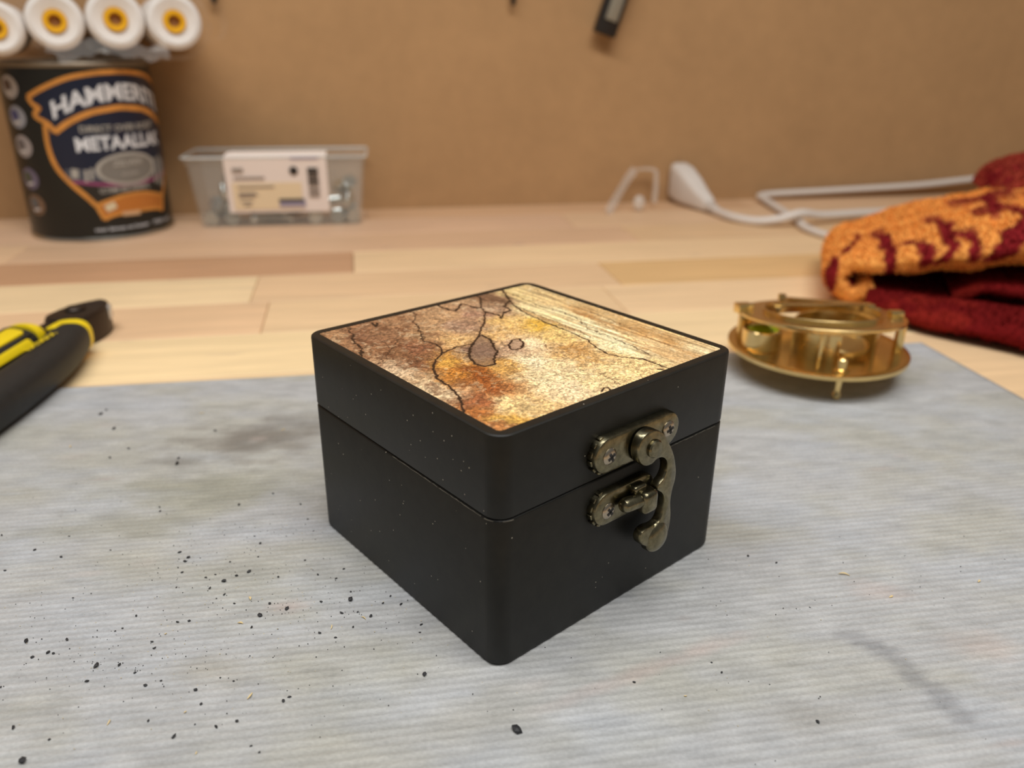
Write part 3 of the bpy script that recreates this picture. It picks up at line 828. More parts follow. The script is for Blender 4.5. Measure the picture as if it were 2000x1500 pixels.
can_strip('ribbon_outline', [(59.2, 28.3), (55.3, 17.4)], 3.0, m_orange, 0.0006, n=2)
can_strip('ribbon_highlight', [(3, 25.5), (11, 28.4)], 5.5, new_mat('can_cream_print', (214, 196, 160), 0.4), 0.0007, n=2)
can_strip('ribbon_highlight', [(15, 20.5), (30, 19.8)], 3.4, new_mat('can_peach_print', (206, 164, 122), 0.4), 0.0008, n=3)
can_text('brand_lettering', 'HAMMERITE', PC, 105.6, 100, 12.6, m_whitep, arch=0.0050, bold=0.035)
can_text('subtitle_lettering', 'DIRECT OVER ROEST', PC, 83.2, 66, 5.0, m_silver, arch=-0.0002, bold=0.02)
can_text('metal_paint_lettering', 'METAALLAK', PC + 1, 70.0, 78, 10.6, m_whitep, arch=0.0004, bold=0.035)
# oval and photo strip
def can_ellipse(name, pc, zc, wd, hz, mat, off):
    k = CR * 1000 * PI / 180
    vs = [cp3(pc, zc, off)]; fs = []
    for r_ in (0.5, 1.0):
        for i in range(40):
            a = 2 * PI * i / 40
            vs.append(cp3(pc + wd * r_ * math.cos(a), zc + hz * r_ * math.sin(a), off))
    for i in range(40):
        j = (i + 1) % 40
        fs += [(0, 1 + i, 1 + j), (1 + i, 41 + i, 41 + j, 1 + j)]
    return obj_from(name, vs, fs, mat, can, True)
can_strip('photo_strip', [(-22, 52.5), (0, 51.5), (28, 50), (56, 51.5), (78, 52.5)], 9.0, new_mat('can_slate_print', (70, 72, 82), 0.5), 0.0004)
can_strip('photo_strip', [(-17, 47.5), (0, 45.0), (20, 43), (40, 43), (60, 45), (70, 47)], 2.2, m_pinkp, 0.0006)
for p, w_, z0_, z1_ in [(-15, 5, 50, 57), (-7, 2.2, 47, 56), (-3, 2.0, 48, 57), (52, 2.2, 40, 60), (57, 2.0, 38, 60), (62, 2.6, 36, 61), (67, 2.0, 44, 58)]:
    can_strip('photo_figure', [(p, z0_), (p + 1, z1_)], w_, m_silver, 0.0007, n=2)
can_ellipse('finish_oval', 27, 54.8, 26.5, 12.4, m_silver, 0.0009)
can_ellipse('finish_oval', 27, 54.8, 23.0, 10.2, m_grayp, 0.0011)
can_text('finish_lettering', 'ZILVER', 27, 57.2, 26, 4.4, m_silver, 0.0013, 0.03)
can_text('finish_lettering', 'GLANS', 27, 50.0, 14, 2.6, m_silver, 0.0013, 0.02)
can_text('claim_lettering', 'ULTIEME BESCHERMING', 22, 37.6, 42, 4.2, m_silver, 0.0008, 0.02)
can_text('volume_lettering', 'voor binnen en buiten', 14, 8.2, 44, 3.2, m_whitep, 0.0006, 0.01)
can_text('volume_lettering', '750 ml', 52, 8.0, 22, 3.2, m_whitep, 0.0006, 0.01)
for i, (p, z, cols) in enumerate([(-57, 115.5, ((180, 172, 168), (90, 70, 60))), (-55.5, 94.2, ((150, 150, 156), (70, 70, 110))), (-55.8, 72.8, ((160, 150, 146), (100, 92, 90))), (-56.5, 48.5, ((110, 100, 118), (76, 80, 60))), (-55.4, 28.4, ((120, 92, 70), (96, 96, 96)))]):
    can_ellipse('pictogram', p, z, 10.0, 8.2, new_mat('pictogram_disc', cols[0], 0.5), 0.0004)
    can_ellipse('pictogram', p - 2, z + 1.5, 5.0, 4.0, new_mat('pictogram_mark', cols[1], 0.5), 0.0007)
    can_strip('pictogram', [(p - 4, z - 4.5), (p + 4, z - 3)], 1.8, new_mat('pictogram_bar', (205, 200, 196), 0.5), 0.0008, n=2)

# ------------------------------------------------------------------ foam rollers in a clear bag on the can
m_foam = new_mat('white_foam', (226, 220, 214), 0.95, spec=0.1)
add_noise_variation(m_foam, 420, 0.05, bump=0.25, bump_scale=900, dist=0.0005)
m_core = new_mat('yellow_plastic_core', (232, 172, 18), 0.4)
m_hole = new_mat('see_through_tone', (150, 108, 66), 0.8)  # tone of the wall as seen through the open cores
axis = Vector((-0.31, 0.62, 0.0)).normalized()
names = ['leftmost white foam roller, cut by the picture edge', 'second white foam roller from the left, on the paint can', 'third white foam roller from the left, on the paint can', 'rightmost white foam roller, overhanging the paint can']
for i, (x, y, z, r) in enumerate([(-0.3566, 0.4454, 0.1523, 0.0178), (-0.3234, 0.4620, 0.1573, 0.0192), (-0.2881, 0.4797, 0.1591, 0.0200), (-0.2523, 0.4976, 0.1583, 0.0198)]):
    ro = thing('foam_roller', names[i], 'paint roller', (x, y, z), axis.to_track_quat('Z', 'Y').to_euler(), 'foam rollers in the clear bag')
    L = 0.105
    c0 = r * 0.42
    bm = bmesh.new()
    prof = [(c0, 0.001), (r * 0.80, -0.0012), (r * 0.95, 0.0008), (r, 0.005), (r, L - 0.005), (r * 0.9, L), (c0, L), (c0, 0.001)]
    rg = bm_lathe(bm, prof, 48, False)
    bmesh.ops.remove_doubles(bm, verts=bm.verts[:], dist=1e-6)
    obj_bm('foam_sleeve', bm, m_foam, ro, smooth='auto')
    bm = bmesh.new()
    ci = c0 * 0.46
    bm_lathe(bm, [(ci, 0.0035), (ci * 1.25, -0.0012), (c0 * 0.93, -0.0014), (c0 * 0.985, 0.002), (c0 * 0.985, L), (ci, L), (ci, 0.0035)], 40, False)
    bmesh.ops.remove_doubles(bm, verts=bm.verts[:], dist=1e-6)
    obj_bm('core', bm, m_core, ro, smooth='auto')
    bm = bmesh.new(); bm_lathe(bm, [(ci * 1.02, 0.0040), (ci * 0.9, 0.0036), (0.0003, 0.0036)], 24)  # added disc: its brown stands in for the wall seen through the core
    obj_bm('hole_fill_disc', bm, m_hole, ro, smooth='auto')
# bag: one thin film wrapped round the row, with a crumpled tail hanging over the can
m_film = clear_mat('clear_film', (235, 232, 226), 0.10, 0.08)
add_noise_variation(m_film, 60, 0.03, bump=0.6, bump_scale=70, dist=0.004)
bag = thing('plastic_bag', 'clear crinkled plastic bag wrapped around the foam rollers', 'bag', (-0.3045, 0.4715, CH + ZT), (0, 0, math.atan2(axis.y, axis.x) - PI / 2))
bm = bmesh.new()
prof2 = []
for k in range(64):
    a = 2 * PI * k / 64
    cx_ = 0.060 if math.cos(a) > 0 else -0.060
    prof2.append((cx_ + 0.0225 * math.cos(a), 0.0268 + 0.0258 * math.sin(a)))
loops = []
for j, (yy, sc_) in enumerate([(-0.012, 0.90), (-0.006, 0.97), (0.0, 1.0), (0.03, 1.01), (0.07, 1.0), (0.11, 0.98), (0.118, 0.6)]):
    L_ = []
    for k, (px, pz) in enumerate(prof2):
        w_ = (float(vnoise(np.array(k * 0.55 + j * 3.3), np.array(j * 0.8), 5)) - 0.5) * 0.004
        L_.append(Vector((px * (0.9 + 0.1 * sc_) + w_, yy + w_ * 0.6, max(0.0005, 0.0268 + (pz - 0.0268) * sc_ + w_ * 0.7))))
    loops.append(L_)
bm_loft(bm, loops, False, True)
obj_bm('film', bm, m_film, bag, smooth=True)
bm = bmesh.new()
NXT, NYT = 26, 9
g = [[None] * (NYT + 1) for _ in range(NXT + 1)]
for i in range(NXT + 1):
    for j in range(NYT + 1):
        u_ = i / NXT; v_ = j / NYT
        x = -0.030 + 0.080 * u_
        n_ = float(fbm(np.array(u_ * 7), np.array(v_ * 3), 3, 8)) - 0.5
        g[i][j] = bm.verts.new(Vector((x + n_ * 0.006, -0.024 + 0.016 * v_ + n_ * 0.016, 0.004 + 0.010 * v_ + n_ * 0.014)))
for i in range(NXT):
    for j in range(NYT):
        bm.faces.new((g[i][j], g[i + 1][j], g[i + 1][j + 1], g[i][j + 1]))
obj_bm('film_tail', bm, clear_mat('crumpled_film', (235, 232, 226), 0.12, 0.12), bag, smooth=True)
bm = bmesh.new()
for sgx, pts_ in [(1, [(0.083, 0.004, 0.014), (0.093, -0.004, 0.018), (0.095, -0.004, 0.034), (0.086, 0.0, 0.046)])]:
    P_ = smooth_path(pts_, 8)
    for q0, q1 in zip(P_[:-1], P_[1:]):
        a_ = [bm.verts.new(q0), bm.verts.new(q1), bm.verts.new(q1 + Vector((0.002, 0.05, 0))), bm.verts.new(q0 + Vector((0.002, 0.05, 0)))]
        bm.faces.new(a_)
bmesh.ops.remove_doubles(bm, verts=bm.verts[:], dist=1e-6)
obj_bm('film_edge', bm, m_film, bag, smooth=True)

# ------------------------------------------------------------------ clear bin of bolts
BY = math.radians(8.8)
bo = Vector((-0.2656, 0.5249, ZT))
bd = Vector((math.cos(BY), math.sin(BY), 0)); bn = Vector((-math.sin(BY), math.cos(BY), 0))
binn = thing('storage_bin', 'clear plastic bin with white label card, full of bolts', 'bin', bo, (0, 0, BY))
m_bin = clear_mat('clear_plastic', (214, 214, 206), 0.11, 0.10)
WBIN, HBIN, DBIN = 0.136, 0.0585, 0.050
def binloop(z, ins):
    k = z / HBIN
    x0, x1 = -0.0062 * k + ins, WBIN + 0.0058 * k - ins
    y0, y1 = -0.004 * k + ins, DBIN + 0.005 * k - ins
    return [Vector((x, y, z)) for x, y in rrect(x0, x1, y0, y1, 0.004, 4)]
bm = bmesh.new()
bm_loft(bm, [binloop(0.0, 0.0), binloop(HBIN - 0.005, 0), binloop(HBIN - 0.005, -0.0012), binloop(HBIN, -0.0014), binloop(HBIN, 0.0012), binloop(0.0014, 0.0012)])
obj_bm('tray', bm, m_bin, binn, smooth='auto')
bm = bmesh.new()
lo_ = binloop(HBIN + 0.0002, -0.0016); 
bm_tube(bm, [p for p in lo_] + [lo_[0]], 0.0011, 8)
obj_bm('rim', bm, clear_mat('clear_rim', (224, 226, 222), 0.55, 0.2), binn, smooth=True)
# label card hangs on the front and folds over the rim
m_card = new_mat('label_card', (232, 216, 204), 0.6)
m_cream = new_mat('card_cream_print', (228, 204, 166), 0.6)
m_ink = new_mat('card_ink', (40, 34, 30), 0.6)
m_gink = new_mat('card_grey_ink', (150, 136, 124), 0.6)
m_lav = new_mat('card_lavender_print', (152, 142, 158), 0.6)
card = obj_from('label_card', [], [], m_card, binn)
bpy.data.objects.remove(card, do_unlink=True)
def frontpt(u, z, off):
    k = z / HBIN
    return Vector((u, -0.004 * k - 0.0016 - off, z))
def cardpoly(name, u0, u1, z0, z1, mat, off, parent):
    vs = [frontpt(u0, z0, off), frontpt(u1, z0, off), frontpt(u1, z1, off), frontpt(u0, z1, off)]
    vs += [v + Vector((0, 0.0005, 0)) for v in vs]
    return obj_from(name, vs, [(0, 1, 2, 3), (7, 6, 5, 4), (0, 4, 5, 1), (1, 5, 6, 2), (2, 6, 7, 3), (3, 7, 4, 0)], mat, parent)
U0, U1, Z0, Z1 = 0.0262, 0.1100, 0.0128, 0.0592
card = cardpoly('label_card', U0, U1, Z0, Z1, m_card, 0.0006, binn)
vs = [frontpt(U0, Z1, 0.0006), frontpt(U1, Z1, 0.0006), frontpt(U1 + 0.0005, Z1 + 0.0035, -0.004), frontpt(U0 + 0.003, Z1 + 0.0035, -0.004), frontpt(U1 + 0.0005, Z1 + 0.003, -0.016), frontpt(U0 + 0.005, Z1 + 0.003, -0.016)]
obj_from('card_fold', vs, [(0, 1, 2, 3), (3, 2, 4, 5)], m_card, binn)
def cp_(x, y):     # card print coordinates: crop pixels of the card 480..1500 x 230..770
    return U0 + (x - 500) / (1500 - 500) * (U1 - U0), Z1 - (y - 240) / (770 - 240) * (Z1 - Z0)
def print_(x0, x1, y0, y1, mat, off=0.0012):
    a0, c1 = cp_(x0, y0); a1, c0_ = cp_(x1, y1)
    cardpoly('card_print', a0, a1, c0_, c1, mat, off, card)
print_(555, 1235, 480, 740, m_cream)
print_(1150, 1420, 242, 262, m_lav)
print_(1000, 1260, 655, 720, m_lav, 0.0016)
print_(1000, 1250, 640, 665, m_ink, 0.0020)
for k_, (x0, x1, y0, y1) in enumerate([(575, 680, 340, 378), (580, 880, 425, 442), (610, 965, 512, 528), (610, 780, 570, 582), (610, 800, 592, 602), (610, 760, 615, 625), (620, 740, 660, 672), (650, 720, 690, 702)]):
    print_(x0, x1, y0, y1, m_gink, 0.0018)
for k_, y0 in enumerate([345, 368, 382, 402, 422, 452, 470, 492, 512, 545, 560, 580, 604, 618]):
    print_(1305, 1412, y0, y0 + (14, 8, 12, 6)[k_ % 4], m_ink if k_ < 8 else m_gink, 0.0016)
a0, c0_ = cp_(1172, 370)
vs = [frontpt(a0 + 0.0036 * math.cos(2 * PI * k / 20), c0_ + 0.0036 * math.sin(2 * PI * k / 20), 0.0016) for k in range(20)]
obj_from('card_print', vs, [tuple(range(20))], m_ink, card)
# the bolts
m_zinc = new_mat('zinc_plated_steel', (196, 202, 198), 0.22, metal=1.0)
def bolt_meshes():
    b1 = bmesh.new()
    hexp = [(0.0058 * math.cos(PI / 3 * k), 0.0058 * math.sin(PI / 3 * k)) for k in range(6)]
    bm_prism(b1, hexp, 0, 0.0042, 0.0006)
    b2 = bmesh.new()
    prof = [(0.0028, -0.0002)]
    for k in range(14):
        prof += [(0.0030, -0.004 - k * 0.0012), (0.0025, -0.0046 - k * 0.0012)]
    prof += [(0.0022, -0.0215)]
    bm_lathe(b2, prof[::-1], 16, True)
    out = []
    for nm, bb in (('head', b1), ('shank', b2)):
        bmesh.ops.recalc_face_normals(bb, faces=bb.faces[:])
        me_ = bpy.data.meshes.new(nm); bb.to_mesh(me_); bb.free(); me_.materials.append(m_zinc); out.append(me_)
    return out
mh, ms = bolt_meshes()
bl = [  # x, y, z in the bin, axis of the head, label
    (0.0100, 0.0085, 0.0072, (-0.3, -1, 0.0), 'bolt lowest at the left end of the clear bin'),
    (0.0150, 0.0080, 0.0190, (-0.4, -1, 0.2), 'bolt standing just above the lowest one at the left of the bin'),
    (0.0250, 0.0085, 0.0070, (0.3, -1, 0.1), 'bolt low beside the bottom left corner of the label card'),
    (0.0230, 0.0100, 0.0300, (-1, -0.4, 0.15), 'bolt with shank pointing right, left of the label card'),
    (0.0280, 0.0090, 0.0400, (0.3, -0.8, 0.6), 'topmost shiny bolt left of the label card'),
    (0.0460, 0.0090, 0.0070, (-1, -0.1, 0.05), 'shiny bolt lying under the left half of the label card'),
    (0.0560, 0.0220, 0.0070, (-1, -0.2, 0.0), 'bolt behind the shiny one under the label card'),
    (0.0720, 0.0110, 0.0068, (1, 0.1, 0.0), 'dull bolt lying below the middle of the label card'),
    (0.0960, 0.0085, 0.0066, (0.1, -1, 0.0), 'bolt facing out below the barcode of the label card'),
    (0.1150, 0.0085, 0.0068, (0.1, -1, 0.1), 'bolt low at the right end of the bin, facing out'),
    (0.1270, 0.0100, 0.0070, (0.5, -1, 0.0), 'bolt in the bottom right corner of the bin'),
    (0.1240, 0.0090, 0.0215, (1, -0.5, 0.15), 'bright bolt at mid height at the right end of the bin'),
    (0.1190, 0.0220, 0.0290, (-0.4, -0.5, 0.8), 'dark bolt leaning up behind the right edge of the card'),
    (0.1270, 0.0140, 0.0330, (0.2, -0.6, 0.7), 'topmost bolt at the right end of the bin'),
    (0.0380, 0.0240, 0.0200, (0.6, -0.3, 0.5), 'bolt in the heap behind the left edge of the card'),
    (0.0800, 0.0240, 0.0200, (-0.7, -0.3, 0.3), 'bolt in the heap behind the middle of the card'),
    (0.1020, 0.0240, 0.0160, (0.8, -0.2, 0.3), 'bolt in the heap behind the barcode'),
]
Mb = Matrix.Translation(bo) @ Matrix.Rotation(BY, 4, 'Z')
for x, y, z, ax_, lb in bl:
    t_ = thing('bolt', lb, 'bolt', (0, 0, 0), group='zinc bolts in the clear bin')
    Mw = Mb @ align((x, y, z), ax_)
    t_.matrix_world = Mw
    for nm, me_ in (('head', mh), ('shank', ms)):
        obj_me(nm, me_, None, t_).scale = (1.18, 1.18, 1.18)

# ------------------------------------------------------------------ things hanging on the wall
m_blk = new_mat('black_steel', (26, 22, 20), 0.45)
m_gry = new_mat('brushed_steel', (150, 144, 128), 0.45, metal=0.4)
tt = thing('steel_bar_tool', 'black steel channel bar with grey face hanging on the back panel', 'tool', bw(0.2062, 0.612, 0.155), (0, 0, TH))
tilt = Matrix.Rotation(math.radians(18), 3, 'Y')
bm = bmesh.new()
bm_box(bm, tilt @ Vector((0, 0.004, 0.05)), (0.0205, 0.010, 0.104), tilt, 0.0012)
obj_bm('channel', bm, m_blk, tt, smooth='auto')
bm = bmesh.new()
bm_box(bm, tilt @ Vector((0.0006, -0.0016, 0.0575)), (0.0115, 0.0026, 0.094), tilt, 0.0006)
obj_bm('grey_face', bm, m_gry, tt, smooth='auto')
bm = bmesh.new()
bm_cyl(bm, tilt @ Vector((0, 0.006, 0.094)), tilt @ Vector((0, 0.0165, 0.094)), 0.002)
obj_bm('hanging_peg', bm, m_blk, tt, smooth='auto')
for (x, z, r_, lb, nm) in [(0.1215, 0.1760, 0.0026, 'dark pointed tool tip at the top of the panel, centre', 'hanging_awl'), (-0.1340, 0.1735, 0.0030, 'black tool tip at the top of the panel above the bin', 'hanging_screwdriver')]:
    t_ = thing(nm, lb, 'tool', bw(x, 0.620, z), (0, 0, TH))
    bm = bmesh.new()
    bm_lathe(bm, [(r_ * 0.35, 0), (r_ * 0.8, 0.0015), (r_, 0.006), (r_, 0.05)], 16)
    obj_bm('blade', bm, m_blk, t_, smooth='auto')
    bm = bmesh.new()
    bm_lathe(bm, [(r_, 0.05), (r_ * 2.0, 0.053), (r_ * 2.2, 0.075), (r_ * 1.6, 0.10), (r_ * 0.8, 0.102)], 16)
    obj_bm('handle', bm, m_blk, t_, smooth='auto')
    bm = bmesh.new(); bm_cyl(bm, (0, 0, 0.096), (0, 0.009, 0.096), 0.0015, seg=10); obj_bm('hanging_hook', bm, m_blk, t_)

# ------------------------------------------------------------------ white mains plug, cables
m_wht = new_mat('white_pvc', (216, 206, 196), 0.45)
plug = thing('power_plug', 'white mains plug lying against the back panel with its cable', 'plug', bw(0.2985, 0.60, ZT), (0, 0, TH))
def plug_loop(y, zc, w, h, xs=0.0):
    return [Vector((xs + x, y, zc + z)) for x, z in rrect(-w / 2, w / 2, -h / 2, h / 2, min(w, h) * 0.28, 4)]
bm = bmesh.new()
bm_loft(bm, [plug_loop(0.024, 0.0215, 0.0175, 0.032, -0.004), plug_loop(0.0225, 0.0215, 0.020, 0.035, -0.004), plug_loop(0.010, 0.0195, 0.021, 0.035, -0.003), plug_loop(-0.006, 0.0150, 0.0195, 0.0275, 0.0), plug_loop(-0.020, 0.0105, 0.0160, 0.0185, 0.003), plug_loop(-0.034, 0.0075, 0.0120, 0.0125, 0.005), plug_loop(-0.036, 0.0070, 0.0095, 0.0095, 0.005)])
obj_bm('plug_body', bm, m_wht, plug, smooth='auto')
bm = bmesh.new()
for k in range(4):
    bm_lathe(bm, [(0.0050 - k * 0.0003, 0), (0.0050 - k * 0.0003, 0.0028)], 16, True, align((0.0052 + k * 0.0002, -0.0365 - k * 0.004, 0.0066 - k * 0.0004), (0.04, -1, -0.08)))
obj_bm('strain_relief', bm, m_wht, plug, smooth='auto')
bm = bmesh.new()
pts_ = [(0.0058, -0.050, 0.0045), (0.010, -0.078, 0.0042), (0.024, -0.096, 0.0040), (0.042, -0.1040, 0.0070), (0.060, -0.1055, 0.0118), (0.085, -0.099, 0.0080), (0.130, -0.086, 0.0060), (0.185, -0.069, 0.0040), (0.31, -0.020, 0.0040), (0.45, -0.004, 0.004), (0.70, -0.030, 0.004), (1.0, -0.06, 0.004)]
bm_tube(bm, smooth_path(pts_, 12), 0.0040, 12)
obj_bm('cable', bm, m_wht, plug, smooth=True)
ca = thing('white_cable', 'loose white flat cable bent sharply beside the plug', 'cable', bw(0.36, 0.60, ZT), (0, 0, TH))
bm = bmesh.new()
pts_ = [(0.95, 0.0185, 0.006), (0.70, 0.0185, 0.010), (0.48, 0.0185, 0.018), (0.32, 0.0185, 0.020), (0.26, 0.0185, 0.016), (0.20, 0.0185, 0.0115), (0.10, 0.0185, 0.0082), (0.040, 0.0175, 0.0068), (0.0215, 0.013, 0.0060), (0.0190, 0.002, 0.0050), (0.0120, -0.040, 0.0040), (0.0040, -0.092, 0.0032), (-0.0050, -0.122, 0.0032), (-0.0040, -0.150, 0.0032), (0.008, -0.180, 0.0032), (0.05, -0.22, 0.0032)]
bm_tube(bm, smooth_path(pts_, 12), 0.0042, 12, 0.75)
obj_bm('cable_sheath', bm, m_wht, ca, smooth=True)

# small bent strip of clear plastic
cl = thing('plastic_strip', 'small bent strip of clear plastic standing by the plug', 'plastic strip', bw(0.235, 0.59, ZT))
cl.rotation_euler = (0, 0, TH)
m_strip = clear_mat('clear_strip', (226, 214, 200), 0.32, 0.1)
def ribbon(name, pts_, w, th, mat, parent):
    P_ = smooth_path(pts_, 6); bm_ = bmesh.new(); loops = []
    for i, p in enumerate(P_):
        t_ = (P_[min(i + 1, len(P_) - 1)] - P_[max(i - 1, 0)]).normalized()
        s_ = Vector((0.75, 0.55, 0.1)); s_ = (s_ - t_ * s_.dot(t_)).normalized(); n_ = t_.cross(s_)
        loops.append([p + s_ * w / 2 + n_ * th, p - s_ * w / 2 + n_ * th, p - s_ * w / 2 - n_ * th, p + s_ * w / 2 - n_ * th])
    bm_loft(bm_, loops)
    return obj_bm(name, bm_, mat, parent, smooth='auto')
ribbon('strip', [(-0.030, -0.018, 0.0012), (-0.018, -0.004, 0.0120), (-0.002, 0.012, 0.028), (0.008, 0.022, 0.0345)], 0.0085, 0.0005, m_strip, cl)
ribbon('strip', [(0.008, 0.022, 0.0345), (0.020, 0.024, 0.0350), (0.031, 0.024, 0.0338)], 0.0060, 0.0005, m_strip, cl)
ribbon('strip', [(0.031, 0.024, 0.0338), (0.029, 0.016, 0.020), (0.024, 0.004, 0.0055)], 0.0060, 0.0005, m_strip, cl)
bm = bmesh.new()
bm_sphere(bm, (0.0, 0, 0), 1.0, (0.0060, 0.0045, 0.0075), 16)
bmesh.ops.translate(bm, verts=bm.verts[:], vec=(0.004, -0.008, 0.0080))
obj_bm('folded_end', bm, clear_mat('clear_strip_end', (230, 220, 208), 0.5, 0.1), cl, smooth=True)

# ------------------------------------------------------------------ towel
TA = math.radians(-20)
towel = thing('folded_towel', 'folded terry towel, orange with dark red pattern, beside the brass instrument', 'towel', (0.205, 0.315, ZT + 0.0004), (0, 0, TA))
m_terry = use_attr(new_mat('terry_cloth', (220, 140, 60), 0.95, spec=0.1))
b_ = m_terry.node_tree.nodes['Principled BSDF']
add_noise_variation(m_terry, 700, 0.22, detail=3, bump=0.7, bump_scale=520, dist=0.0012)
OR = np.array([240, 164, 82.0]); RD = np.array([132, 30, 34.0])
STR = [([(15.9, 47.5), (20, 27.8), (22.1, 2.4), (24, -21.5), (23.9, -44)], 2.6), ([(40.9, 51), (47.4, 36), (51.2, 20), (52.2, -2), (52.6, -20), (49.2, -39)], 2.7),
       ([(32.4, 5.7), (38.3, -2.3), (41.6, -14), (42.2, -38)], 3.0), ([(59.8, 6.3), (62.8, -10), (64, -32), (64.6, -41)], 2.6),
       ([(58, 73.5), (64.9, 81), (77.5, 90), (85, 88.5)], 6.5), ([(80.3, 62.7), (74, 52.7), (71.2, 34.4), (77.8, 30.6), (87, 31.5), (92, 15)], 3.0),
       ([(95, 10), (84, -15), (76, -43)], 6.0), ([(31.4, 61.6), (28.3, 45.2)], 1.5), ([(42.9, 83), (44, 86)], 2.2), ([(-8.2, 6), (-7.3, -29), (-8, -60)], 3.2),
       ([(-3.8, -36), (4.8, -28)], 3.0), ([(-1.6, 10.7), (6.3, 41)], 1.6), ([(-2.5, -49), (11.7, -48)], 3.5), ([(94.5, 86), (104, 76)], 4.0),
       ([(110, 50), (118, 20), (112, -20)], 5), ([(125, 70), (140, 40), (138, 0)], 5), ([(100, 60), (108, 66), (120, 62)], 3), ([(150, 80), (165, 30), (160, -30)], 6)]
def towel_color(q1, q2, seed=0):
    jx = q1 + (fbm(q1 / 6, q2 / 6, 3, 120 + seed) - 0.5) * 5; jy = q2 + (fbm(q1 / 6 + 20, q2 / 6, 3, 121 + seed) - 0.5) * 8
    w = np.zeros(q1.shape)
    for pts_, hw in STR:
        hw = hw * 1.18
        w = np.maximum(w, np.clip((hw - seg_dist(jx, jy * 0.75, [(a, c * 0.75) for a, c in pts_])) / 0.9 + 0.5, 0, 1))
    return OR * (1 - w[..., None]) + RD * w[..., None]
def towel_layer(name, path, thick, e2a, e2b, colfn, n_s=120, n_c=44, puff=0.004, seed=0, parent=None, skew=None):
    """thick cloth: path in (e1,z) mm, extruded from e2a(s) to e2b(s); cross-section is a flat rounded oval"""
    P_ = smooth_path([(x, 0, z) for x, z in path], max(2, n_s // (len(path) - 1)))
    P_ = np.array([(p.x, p.z) for p in P_]); n = len(P_)
    T_ = np.gradient(P_, axis=0); T_ /= np.linalg.norm(T_, axis=1)[:, None]
    Nn = np.stack([-T_[:, 1], T_[:, 0]], -1)
    vs = np.zeros((n, n_c, 3)); q1 = np.zeros((n, n_c)); q2 = np.zeros((n, n_c))
    for i in range(n):
        s_ = i / (n - 1)
        a_, c_ = e2a(s_), e2b(s_)
        mid_, half = (a_ + c_) / 2, (c_ - a_) / 2
        for k in range(n_c):
            # superellipse parametrisation: more samples near the front edge
            th = 2 * PI * k / n_c
            cx_, sx_ = math.cos(th), math.sin(th)
            y = mid_ - half * np.sign(cx_) * abs(cx_) ** 0.45
            thk = thick(s_) if callable(thick) else thick
            h = (thk / 2) * np.sign(sx_) * abs(sx_) ** 0.75
            wob = (fbm(np.array(P_[i, 0] / 16 + 7 * seed), np.array(y / 14 + (3 if h < 0 else 0)), 3, 130 + seed) - 0.5) * 2 * puff
            hh = h + wob
            x = P_[i, 0] + Nn[i, 0] * hh; z = P_[i, 1] + Nn[i, 1] * hh
            vs[i, k] = (x, y + wob * 0.8, max(z, 0.6))
            q1[i, k] = P_[i, 0] if P_[i, 0] > 6 else x
            front = cx_ > 0.55
            q2[i, k] = y if (sx_ * 1 > 0 and not front) else y
            if h < thk * 0.40 and y < mid_: q2[i, k] = a_ - (thk * 0.40 - h) * 2.4
            q1[i, k] = x
    cols = colfn(q1.ravel(), q2.ravel())
    V_ = vs.reshape(-1, 3) * mm
    F_ = []
    for i in range(n - 1):
        for k in range(n_c):
            k2 = (k + 1) % n_c
            F_.append((i * n_c + k, i * n_c + k2, (i + 1) * n_c + k2, (i + 1) * n_c + k))
    F_.append(tuple(range(n_c))[::-1]); F_.append(tuple((n - 1) * n_c + k for k in range(n_c)))
    me_ = bpy.data.meshes.new(name); me_.from_pydata(V_.tolist(), [], F_)
    bmx = bmesh.new(); bmx.from_mesh(me_); bmesh.ops.recalc_face_normals(bmx, faces=bmx.faces[:]); bmx.to_mesh(me_); bmx.free()
    color_attr(me_, srgb2lin(np.clip(cols, 0, 255)))
    o_ = obj_me(name, me_, m_terry, parent or towel, smooth=True)
    return o_, V_, cols, F_
